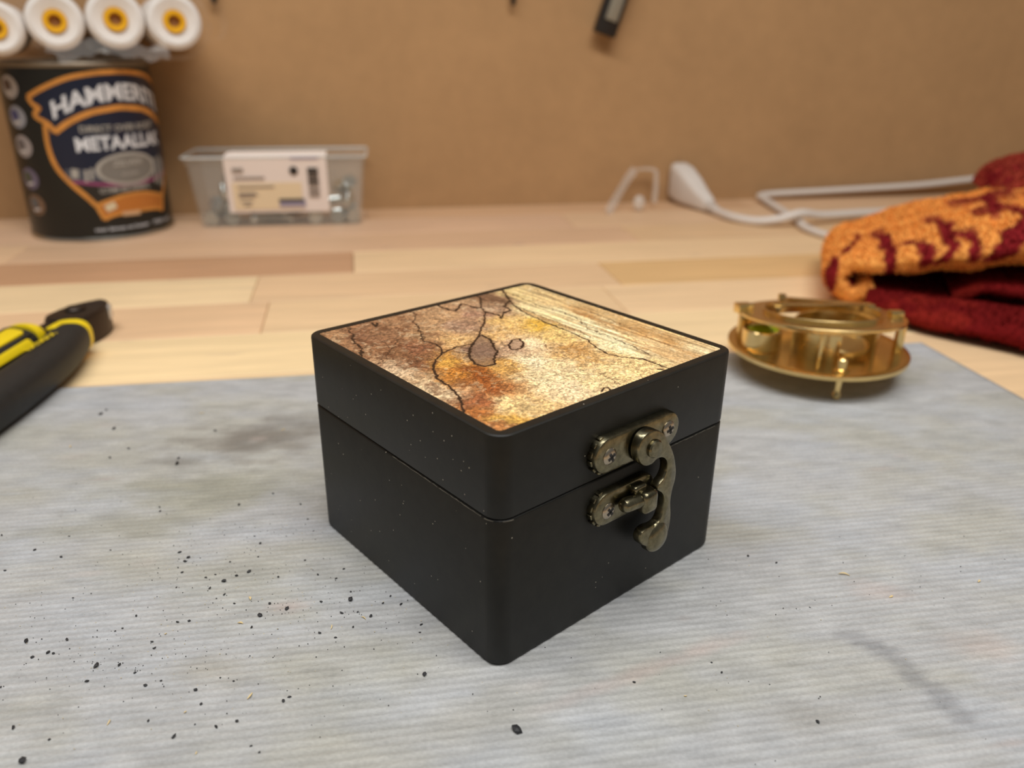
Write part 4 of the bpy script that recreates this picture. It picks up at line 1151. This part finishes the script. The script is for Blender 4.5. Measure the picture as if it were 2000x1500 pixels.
def pile(name, o_, V_, cols, F_, count, ln, parent):
    """short terry loops standing off the cloth"""
    me_ = o_.data
    nf = len(me_.polygons)
    cen = np.zeros(nf * 3, np.float32); me_.polygons.foreach_get('center', cen); cen = cen.reshape(-1, 3)
    nor = np.zeros(nf * 3, np.float32); me_.polygons.foreach_get('normal', nor); nor = nor.reshape(-1, 3)
    ar_ = np.zeros(nf, np.float32); me_.polygons.foreach_get('area', ar_)
    ar_[-2:] = 0
    pick = RNG.choice(nf, count, p=ar_ / ar_.sum())
    VV_, CC_ = [], []
    fv = [F_[i] for i in pick]
    wts = RNG.dirichlet((1, 1, 1, 1), count)
    base_ = np.zeros((count, 3)); cl_ = np.zeros((count, 3))
    fa = np.array(fv)
    for k in range(4):
        base_ += V_[fa[:, k]] * wts[:, k:k + 1]; cl_ += cols[fa[:, k]] * wts[:, k:k + 1]
    dirn = nor[pick] + RNG.normal(0, 0.45, (count, 3)); dirn /= np.linalg.norm(dirn, axis=1)[:, None]
    side = np.cross(dirn, RNG.normal(0, 1, (count, 3))); side /= np.linalg.norm(side, axis=1)[:, None] + 1e-9
    L_ = ln * RNG.uniform(0.5, 1.1, (count, 1)); W_ = ln * 0.22
    v0 = base_ - nor[pick] * 0.0002 - side * W_; v1 = base_ - nor[pick] * 0.0002 + side * W_; v2 = base_ + dirn * L_ + side * W_ * 0.7; v3 = base_ + dirn * L_ - side * W_ * 0.7
    VV_ = np.stack([v0, v1, v2, v3], 1).reshape(-1, 3)
    FF_ = np.arange(count * 4).reshape(-1, 4).tolist()
    m2 = bpy.data.meshes.new(name); m2.from_pydata(VV_.tolist(), [], FF_)
    cl_ = cl_ * RNG.uniform(0.85, 1.12, (count, 1))
    color_attr(m2, srgb2lin(np.clip(np.repeat(cl_, 4, axis=0), 0, 255)))
    p_ = obj_me(name, m2, m_terry, parent)
    p_['kind'] = 'stuff'
    return p_
RDK = np.array([104, 16, 16.0])
def red_color(q1, q2):
    w = np.clip((fbm(q1 / 14, q2 / 14, 3, 150) - 0.56) * 8, 0, 1)[..., None]
    return RDK * (1 - w * 0.25) + np.array([190, 70, 40.0]) * w * 0.25
# lower layer and left fold, upper layer
path = [(18, 15), (8, 8.5), (0, 12), (-4.5, 18), (0, 24.5), (10, 28), (30, 33), (60, 41), (100, 51), (150, 60), (210, 66)]
ol = towel_layer('upper_fold', path, lambda s: 14.0 + 13.0 * min(1, max(0, (s - 0.5) / 0.3)), lambda s: 2 - 15 * min(1, max(0, (s - 0.45) / 0.25)), lambda s: 78 + 60 * min(1, s * 1.6), lambda a, c: towel_color(a, c), 160, 56, 3.0, 1)
pile('terry_pile', *ol, 42000, 0.0019, ol[0])
path = [(14, 8.5), (40, 8.0), (80, 8.5), (130, 9), (220, 9)]
o2 = towel_layer('lower_fold', path, 13.0, lambda s: -16 - 46 * min(1, s * 1.5), lambda s: 100, red_color, 90, 40, 2.0, 2)
pile('terry_pile', *o2, 14000, 0.0018, o2[0])
path = [(60, 15), (74, 22), (95, 23), (150, 25), (220, 27)]
o3 = towel_layer('middle_fold', path, 9.0, lambda s: -4 - 14 * s, lambda s: 100, red_color, 60, 36, 2.0, 3)
pile('terry_pile', *o3, 9000, 0.0018, o3[0])
path = [(92, 54), (97, 64), (108, 70), (130, 76), (170, 80), (210, 82)]
o4 = towel_layer('back_fold', path, 13.0, lambda s: 92, lambda s: 190, lambda a, c: towel_color(a - 14, c - 40, 3) * 0.22 + 0.78 * RD, 60, 40, 3.0, 4)
pile('terry_pile', *o4, 12000, 0.0019, o4[0])

# ------------------------------------------------------------------ brass sundial instrument
m_brass = new_mat('polished_brass', (232, 202, 140), 0.24, metal=1.0)
add_noise_variation(m_brass, 90, 0.10, detail=3)
m_brass2 = new_mat('brushed_brass', (214, 184, 126), 0.34, metal=1.0)
m_glass = new_mat('green_level_vial', (196, 216, 40), 0.05)
m_glass.node_tree.nodes['Principled BSDF'].inputs['Transmission Weight'].default_value = 0.35
cpz = thing('sundial_compass', 'polished brass sundial compass standing on small feet on the grey mat', 'compass', (0.151, 0.2065, 0.0))
def ring_prof(bm_, ro_, ri_, z0, z1, seg=64, M=None):
    bm_lathe(bm_, [(ri_, z0), (ro_ - 0.0003, z0), (ro_, z0 + 0.0003), (ro_, z1 - 0.0003), (ro_ - 0.0003, z1), (ri_, z1), (ri_, z0)], seg, False, M)
    bmesh.ops.remove_doubles(bm_, verts=bm_.verts[:], dist=1e-6)
bm = bmesh.new(); bm_lathe(bm, [(0.0412, 0.0115), (0.0418, 0.0118), (0.0418, 0.0136), (0.0410, 0.0140), (0.0385, 0.0140), (0.0382, 0.0137), (0.0005, 0.0137)], 72)
obj_bm('base_plate', bm, m_brass, cpz, smooth='auto')
for k, a in enumerate((-92, 28, 148)):
    r_ = 0.0345
    x, y = r_ * math.cos(math.radians(a)), r_ * math.sin(math.radians(a))
    bm = bmesh.new()
    bm_lathe(bm, [(0.0004, 0.0), (0.0016, 0.0006), (0.0021, 0.0021), (0.0016, 0.0036), (0.0013, 0.0042), (0.0017, 0.0085), (0.0024, 0.0118)], 20, True, Matrix.Translation((x, y, 0)))
    f_ = obj_bm('levelling_foot', bm, m_brass, cpz, smooth='auto')
    bm = bmesh.new()
    bm_lathe(bm, [(0.0036, 0.0137), (0.0036, 0.0150), (0.0026, 0.0154), (0.0023, 0.0195), (0.0014, 0.0204), (0.0004, 0.0206)], 24, True, Matrix.Translation((x, y, 0)))
    obj_bm('foot_screw', bm, m_brass, f_, smooth='auto')
# level vial in its cup
bm = bmesh.new(); ring_prof(bm, 0.0092, 0.0074, 0.0137, 0.0232, 40, Matrix.Translation((-0.0285, -0.004, 0)))
obj_bm('level_cup', bm, m_brass, cpz, smooth='auto')
bm = bmesh.new(); bm_lathe(bm, [(0.0074, 0.0137), (0.0074, 0.0222), (0.0060, 0.0236), (0.0035, 0.0244), (0.0006, 0.0246)], 32, True, Matrix.Translation((-0.0285, -0.004, 0)))
obj_bm('level_vial', bm, m_glass, cpz, smooth='auto')
# compass drum with a window in the front
dc = Matrix.Translation((0.0055, -0.006, 0))
bm = bmesh.new()
ro_, ri_ = 0.0190, 0.0178
a0, a1 = -38, 165
loops = []
for k in range(57):
    a = math.radians(a0 + (a1 - a0) * k / 56)
    c_, s_ = math.cos(a), math.sin(a)
    loops.append([dc @ Vector((r * c_, r * s_, z)) for r, z in ((ri_, 0.0137), (ro_, 0.0137), (ro_, 0.0270), (ri_, 0.0270))])
bm_loft(bm, loops)
obj_bm('drum_wall', bm, m_brass, cpz, smooth='auto')
bm = bmesh.new()
loops = []
for k in range(25):
    a = math.radians(-165 + 62 * k / 24)
    c_, s_ = math.cos(a), math.sin(a)
    loops.append([dc @ Vector((r * c_, r * s_, z)) for r, z in ((ri_, 0.0137), (ro_, 0.0137), (ro_, 0.0265), (ri_, 0.0265))])
bm_loft(bm, loops)
obj_bm('drum_wall', bm, m_brass, cpz, smooth='auto')
bm = bmesh.new()
bm_lathe(bm, [(0.0085, -0.0012), (0.0100, -0.0010), (0.0102, 0.0008), (0.0092, 0.0012), (0.0085, 0.0002), (0.0004, 0.0003)], 36, True, Matrix.Translation((0.0085, -0.0125, 0.0190)) @ Matrix.Rotation(math.radians(14), 4, 'X'))
obj_bm('compass_card', bm, m_brass2, cpz, smooth='auto')
bm = bmesh.new(); bm_lathe(bm, [(0.0025, 0.0137), (0.0018, 0.0180), (0.0004, 0.0186)], 16, True, Matrix.Translation((0.0085, -0.0125, 0)))
obj_bm('card_pivot', bm, m_brass, cpz, smooth='auto')
for x, y, w_ in ((0.0352, -0.0085, 0.0036), (-0.0345, 0.0090, 0.0040), (0.012, 0.0340, 0.0036), (-0.010, -0.0300, 0.0016)):
    bm = bmesh.new(); zt_ = 0.0278 - 0.122 * y; bm_box(bm, (x, y, (0.0137 + zt_) / 2), (w_, w_, zt_ - 0.0137), bevel=0.0004)
    obj_bm('pillar', bm, m_brass, cpz, smooth='auto')
# upper hour ring, a little tilted, with inner band
MU = Matrix.Translation((0.0, 0.0, 0.0)) @ Matrix.Translation((0, 0, 0.0284)) @ Matrix.Rotation(math.radians(-7.0), 4, 'X') @ Matrix.Translation((0, 0, -0.0284))
bm = bmesh.new(); ring_prof(bm, 0.0378, 0.0262, 0.0277, 0.0292, 72, MU)
obj_bm('hour_ring', bm, m_brass, cpz, smooth='auto')
bm = bmesh.new(); ring_prof(bm, 0.0272, 0.0262, 0.0245, 0.0310, 72, MU)
obj_bm('inner_band', bm, m_brass, cpz, smooth='auto')
for nm, c_, s_, rz in (('gnomon_bar', (0.010, 0.019, 0.0318), (0.040, 0.0045, 0.0012), -22), ('gnomon_bar', (0.002, 0.010, 0.0318), (0.046, 0.0040, 0.0012), 2), ('hinge_block', (-0.0350, 0.0090, 0.0300), (0.0075, 0.0065, 0.0048), 12), ('hinge_block', (0.0335, -0.004, 0.0305), (0.006, 0.005, 0.003), 0)):
    bm = bmesh.new(); bm_box(bm, c_, s_, Matrix.Rotation(math.radians(rz), 3, 'Z'), bevel=0.0004); bmesh.ops.transform(bm, matrix=MU, verts=bm.verts[:]); obj_bm(nm, bm, m_brass, cpz, smooth='auto')
for x, y, h in ((-0.0135, 0.0185, 0.0062), (-0.0190, 0.0062, 0.0022), (0.0235, 0.0112, 0.0030), (0.0275, 0.0095, 0.0030), (0.0290, 0.0065, 0.0018)):
    bm = bmesh.new()
    bm_lathe(bm, [(0.0012, 0.0285), (0.0010, 0.0292 + h * 0.5), (0.0021, 0.0292 + h * 0.6), (0.0019, 0.0292 + h), (0.0004, 0.0294 + h)], 18, True, MU @ Matrix.Translation((x, y, 0)))
    obj_bm('thumb_screw', bm, m_brass, cpz, smooth='auto')

# ------------------------------------------------------------------ pliers with black and yellow grips
m_grip = new_mat('black_rubber_grip', (36, 36, 35), 0.55, spec=0.35)
add_noise_variation(m_grip, 260, 0.12, bump=0.15, bump_scale=700, dist=0.0004)
m_yel = new_mat('yellow_grip_plastic', (236, 206, 20), 0.42)
m_gun = new_mat('gunmetal_steel', (70, 62, 56), 0.42, metal=0.85)
m_bright = new_mat('ground_steel', (214, 210, 204), 0.3, metal=0.6)
pli = thing('pliers', 'pliers with thick black and yellow grips at the left of the mat', 'pliers', (-0.216, 0.20, ZT))
def oval_loop(c, t_, w, h, n=28, sq=0.75):
    t_ = Vector(t_).normalized(); a_ = t_.cross(Vector((0, 0, 1))).normalized(); b2_ = a_.cross(t_)
    out = []
    for k in range(n):
        th = 2 * PI * k / n
        cx_, sx_ = math.cos(th), math.sin(th)
        out.append(Vector(c) + a_ * (w / 2) * math.copysign(abs(cx_) ** sq, cx_) + b2_ * (h / 2) * math.copysign(abs(sx_) ** sq, sx_))
    return out
def handle(name, pts_, sizes, mat, parent, n=10):
    P_ = smooth_path(pts_, n)
    W_ = smooth_path([(s_[0], s_[1], 0) for s_ in sizes], n)
    loops = []
    for i, p in enumerate(P_):
        t_ = P_[min(i + 1, len(P_) - 1)] - P_[max(i - 1, 0)]
        loops.append(oval_loop(p, t_, W_[i].x, W_[i].y))
    bm_ = bmesh.new(); bm_loft(bm_, loops)
    return obj_bm(name, bm_, mat, parent, smooth='auto')
# right grip (nearest the camera)
def gz(h): return 0.0032 + h / 2
R_ = [(-0.0040, 0.0225, 0.0165, 0.0150), (-0.0015, 0.014, 0.0188, 0.0168), (0.0032, -0.006, 0.0196, 0.0170), (0.0056, -0.03, 0.0198, 0.0170), (0.0062, -0.07, 0.0200, 0.0172), (0.0030, -0.11, 0.0195, 0.0176), (-0.0075, -0.145, 0.0180, 0.0165), (-0.009, -0.152, 0.009, 0.0100)]
g1 = handle('grip', [(x, y, gz(h)) for x, y, w, h in R_], [(w, h) for x, y, w, h in R_], m_grip, pli)
handle('grip_collar', [(-0.0028, 0.0178, 0.0114), (-0.0040, 0.0225, 0.0113), (-0.0050, 0.0258, 0.0112)], [(0.0186, 0.0168), (0.0192, 0.0176), (0.0165, 0.0150)], m_yel, pli, 6)
bm = bmesh.new(); bm_box(bm, (-0.0068, 0.0140, 0.0192), (0.0052, 0.0080, 0.0018), Matrix.Rotation(math.radians(-8), 3, 'Y'), 0.0008)
obj_bm('grip_tab', bm, m_yel, pli, smooth='auto')
# left grip
L_ = [(-0.0208, 0.0130, 0.0150, 0.0140), (-0.0210, 0.006, 0.0184, 0.0164), (-0.0200, -0.03, 0.0194, 0.0172), (-0.0210, -0.07, 0.0196, 0.0172), (-0.0250, -0.11, 0.0196, 0.0186), (-0.0330, -0.145, 0.0180, 0.0170), (-0.0335, -0.152, 0.009, 0.010)]
g2 = handle('grip', [(x, y, gz(h)) for x, y, w, h in L_], [(w, h) for x, y, w, h in L_], m_grip, pli)
handle('grip_rim', [(-0.0212, 0.0080, 0.0122), (-0.0211, 0.0135, 0.0118), (-0.0211, 0.0162, 0.0116)], [(0.0190, 0.0186), (0.0186, 0.0180), (0.0150, 0.0145)], m_yel, pli, 6)
def panel(name, cx_, y0, y1, w, z, ang, mat, r_=0.003, th=0.0022, yawp=0.0):
    bm_ = bmesh.new()
    poly = rrect(-w / 2, w / 2, -(y1 - y0) / 2, (y1 - y0) / 2, r_, 5)
    M_ = Matrix.Translation((cx_, (y0 + y1) / 2, z)) @ Matrix.Rotation(yawp, 4, 'Z') @ Matrix.Rotation(ang, 4, 'Y')
    bm_prism(bm_, poly, -0.004, th, 0.0005, M_)
    return obj_bm(name, bm_, mat, pli, smooth='auto')
panel('grip_panel', -0.0202, -0.080, 0.0080, 0.0130, 0.0193, 0.22, m_grip, 0.004, 0.0010, -0.010)
panel('grip_panel', -0.0198, -0.078, 0.0040, 0.0080, 0.0194, 0.22, m_yel, 0.003, 0.0020, -0.010)
panel('grip_panel', -0.0122, -0.078, 0.0000, 0.0044, 0.0160, 0.95, m_yel, 0.0015, 0.0012, -0.010)
vs, fs = text_mesh('FATMAX', 1.0, 0.02)
xs_ = [v[0] for v in vs]; x0_, x1_ = min(xs_), max(xs_)
Mt = Matrix.Translation((0.0022, -0.0110, 0.0196)) @ Matrix.Rotation(math.radians(-4), 4, 'Y') @ Matrix.Rotation(math.radians(90), 4, 'Z')
obj_from('grip_lettering', [Mt @ Vector(((v[0] - (x0_ + x1_) / 2) / (x1_ - x0_) * 0.024, v[1] * 0.0050, 0.0014)) for v in vs], fs, m_yel, pli)
# steel shanks, joint and jaws
bm = bmesh.new()
bm_box(bm, (-0.0080, 0.032, 0.0100), (0.0105, 0.026, 0.0100), Matrix.Rotation(math.radians(14), 3, 'Z'), 0.002)
bm_box(bm, (-0.0205, 0.026, 0.0100), (0.0095, 0.034, 0.0095), Matrix.Rotation(math.radians(-8), 3, 'Z'), 0.002)
obj_bm('shank', bm, m_gun, pli, smooth='auto')
bm = bmesh.new()
head = [(-0.0270, 0.040), (-0.0225, 0.034), (-0.0130, 0.033), (-0.0060, 0.037), (-0.0030, 0.046), (-0.0030, 0.058), (-0.0062, 0.068), (-0.0110, 0.071), (-0.0155, 0.068), (-0.0215, 0.061), (-0.0262, 0.050)]
hp_ = close_smooth([(x * 1.0, y * 1.0) for x, y in head], 4)
ar = sum(hp_[i - 1][0] * hp_[i][1] - hp_[i][0] * hp_[i - 1][1] for i in range(len(hp_)))
if ar < 0: hp_ = hp_[::-1]
bm_prism(bm, hp_, 0.0005, 0.0165, 0.0030)
obj_bm('jaw', bm, m_gun, pli, smooth='auto')
bm = bmesh.new()
bm_box(bm, (-0.0050, 0.0630, 0.0108), (0.0040, 0.0055, 0.0080), Matrix.Rotation(math.radians(18), 3, 'Z'), 0.0010)
obj_bm('ground_face', bm, m_bright, pli, smooth='auto')
bm = bmesh.new(); bm_lathe(bm, [(0.0052, 0.014), (0.0052, 0.0174), (0.0042, 0.0182), (0.0006, 0.0184)], 28, True, Matrix.Translation((-0.0150, 0.049, 0)))
obj_bm('pivot', bm, m_gun, pli, smooth='auto')

# ------------------------------------------------------------------ crumbs and shavings on the mat
m_crumb = new_mat('black_crumb', (34, 34, 36), 0.6)
m_shav = new_mat('wood_shaving', (216, 192, 140), 0.6)
crumb_me = []
for v in range(6):
    bm = bmesh.new()
    bmesh.ops.create_icosphere(bm, subdivisions=1, radius=0.5)
    for q in bm.verts:
        q.co *= random.uniform(0.65, 1.15)
        q.co.x *= random.choice((1.0, 1.15, 1.5)); q.co.z *= 0.6
    zmin = min(q.co.z for q in bm.verts)
    for q in bm.verts: q.co.z -= zmin * 0.85
    me_ = bpy.data.meshes.new('rubber_crumb'); bm.to_mesh(me_); bm.free(); me_.materials.append(m_crumb)
    crumb_me.append(me_)
big = {2.05: 'largest black crumb, near the bottom left corner of the mat', 2.64: 'flat black crumb lying in front of the box corner'}
seen = []
for i, (x, y, sz) in enumerate(CRUMBS):
    if any(abs(x - a) + abs(y - c) < 0.8 for a, c in seen): continue
    seen.append((x, y))
    o = bpy.data.objects.new('rubber_crumb', crumb_me[i % 6]); COL.objects.link(o)
    o.location = (x * mm, y * mm, -0.00008)
    o.scale = (sz * mm * 1.05, sz * mm * random.uniform(0.75, 1.05), sz * mm * 0.9)
    o.rotation_euler = (0, 0, random.uniform(0, 6.28))
    if sz in big: lb = big[sz]
    elif sz > 1.5: lb = 'bigger black crumb on the left half of the grey mat'
    elif x > 0: lb = 'tiny black crumb on the grey mat to the right of the box'
    elif y > 60: lb = 'black crumb on the smoother far left of the grey mat'
    else: lb = 'small black crumb among others on the left front of the mat'
    tag(o, lb, 'crumb', 'black crumbs scattered on the mat')
ORD = ['first', 'second', 'third', 'fourth', 'fifth', 'sixth', 'seventh', 'eighth', 'ninth', 'tenth', 'eleventh', 'twelfth', 'thirteenth', 'fourteenth', 'fifteenth']
def screen_x(o_):
    d_ = Vector(o_.location) - cam.location
    return d_.dot(_r2) / d_.dot(_f)
def ordinals(word, lst):
    lst = sorted(lst, key=screen_x)
    for k_, o_ in enumerate(lst):
        o_['label'] = word % ORD[k_]
cr_ = [o_ for o_ in COL.objects if o_.name.startswith('rubber_crumb')]
ordinals('bigger black crumb, %s from the left of the bigger ones on the mat', [o_ for o_ in cr_ if o_['label'].startswith('bigger')])
ordinals('tiny black crumb, %s from the left of those right of the box', [o_ for o_ in cr_ if o_['label'].startswith('tiny')])
ordinals('black crumb on the smooth far part of the mat, %s from the left', [o_ for o_ in cr_ if 'smoother' in o_['label']])
for i, (x, y, sz) in enumerate(SHAV):
    n = 7
    L = sz * mm * 1.15; w_ = sz * mm * (0.2 if sz > 1.5 else 0.4)
    vs, fs = [], []
    for k in range(n):
        t_ = k / (n - 1) - 0.5
        ww = w_ * (1 - (2 * abs(t_)) ** 2 * 0.85)
        z = 0.0002 + (0.25 - t_ * t_) * L * 0.5
        yy = (t_ * t_) * L * 0.4
        for s_, dz in ((-1, 0), (1, 0), (1, 0.00012), (-1, 0.00012)):
            vs.append((t_ * L, yy + s_ * ww / 2, z + dz - 0.00015))
    for k in range(n - 1):
        a_ = 4 * k
        for j in range(4):
            fs.append((a_ + j, a_ + (j + 1) % 4, a_ + 4 + (j + 1) % 4, a_ + 4 + j))
    fs += [(3, 2, 1, 0), tuple(4 * (n - 1) + j for j in range(4))]
    o = obj_from('wood_shaving', vs, fs, m_shav, None, False, (x * mm, y * mm, 0), (0, 0, random.uniform(0, 3.14)))
    lb = 'thin pale wood shaving on the grey mat to the right of the box' if x > 0 else ('pale wood crumb on the smooth far left of the grey mat' if y > 60 else 'thin pale wood shaving on the left front of the grey mat')
    tag(o, lb, 'shaving', 'wood shavings on the mat')
sh_ = [o_ for o_ in COL.objects if o_.name.startswith('wood_shaving')]
ordinals('thin pale wood shaving right of the box, %s from the left', [o_ for o_ in sh_ if 'right of the box' in o_['label']])
ordinals('thin pale wood shaving on the left front of the mat, %s from the left', [o_ for o_ in sh_ if 'left front' in o_['label']])
ordinals('pale wood crumb on the smooth far part of the mat, %s from the left', [o_ for o_ in sh_ if 'smooth far left' in o_['label']])
# the finest dust: too small to count
vs, fs, dc_ = [], [], []
cents = [(-95, 42, 14, 9), (-70, 35, 25, 14), (-105, 15, 18, 8), (-98, 1, 12, 5), (-60, 24, 10, 6), (-40, 24, 14, 8), (-70, -8, 20, 10), (-120, 50, 25, 25), (-75, 60, 12, 8), (-50, 10, 25, 14), (60, 10, 50, 30), (100, 30, 50, 30), (-80, 20, 60, 40)]
k = 0
for n in range(900):
    c = cents[n % len(cents)]
    x, y = RNG.normal(c[0], c[2]), RNG.normal(c[1], c[3])
    q = Vector((x * mm, y * mm, 0)) - bc
    if abs(q.dot(ea)) < WA / 2 + 0.001 and abs(q.dot(eb)) < WB / 2 + 0.001: continue
    s_ = RNG.uniform(0.08, 0.24) * mm; a = RNG.uniform(0, 6.28)
    p = [(x * mm + s_ * math.cos(a + j * 2.1), y * mm + s_ * math.sin(a + j * 2.1), 0.00001) for j in range(3)] + [(x * mm, y * mm, s_ * 1.1)]
    vs += p; fs += [(k, k + 1, k + 3), (k + 1, k + 2, k + 3), (k + 2, k, k + 3)]; k += 4
    dark_ = RNG.random() < 0.72
    dc_ += [[(36, 36, 38)] if dark_ else [(222, 208, 176)]] * 4
me = bpy.data.meshes.new('fine_dust'); me.from_pydata(vs, [], fs)
color_attr(me, srgb2lin(np.array(dc_, float).reshape(-1, 3)))
o = obj_me('fine_dust', me, use_attr(new_mat('fine_dust', (40, 40, 40), 0.7)))
tag(o, 'fine dark and pale dust sprinkled over the grey mat', 'dust', kind='stuff')
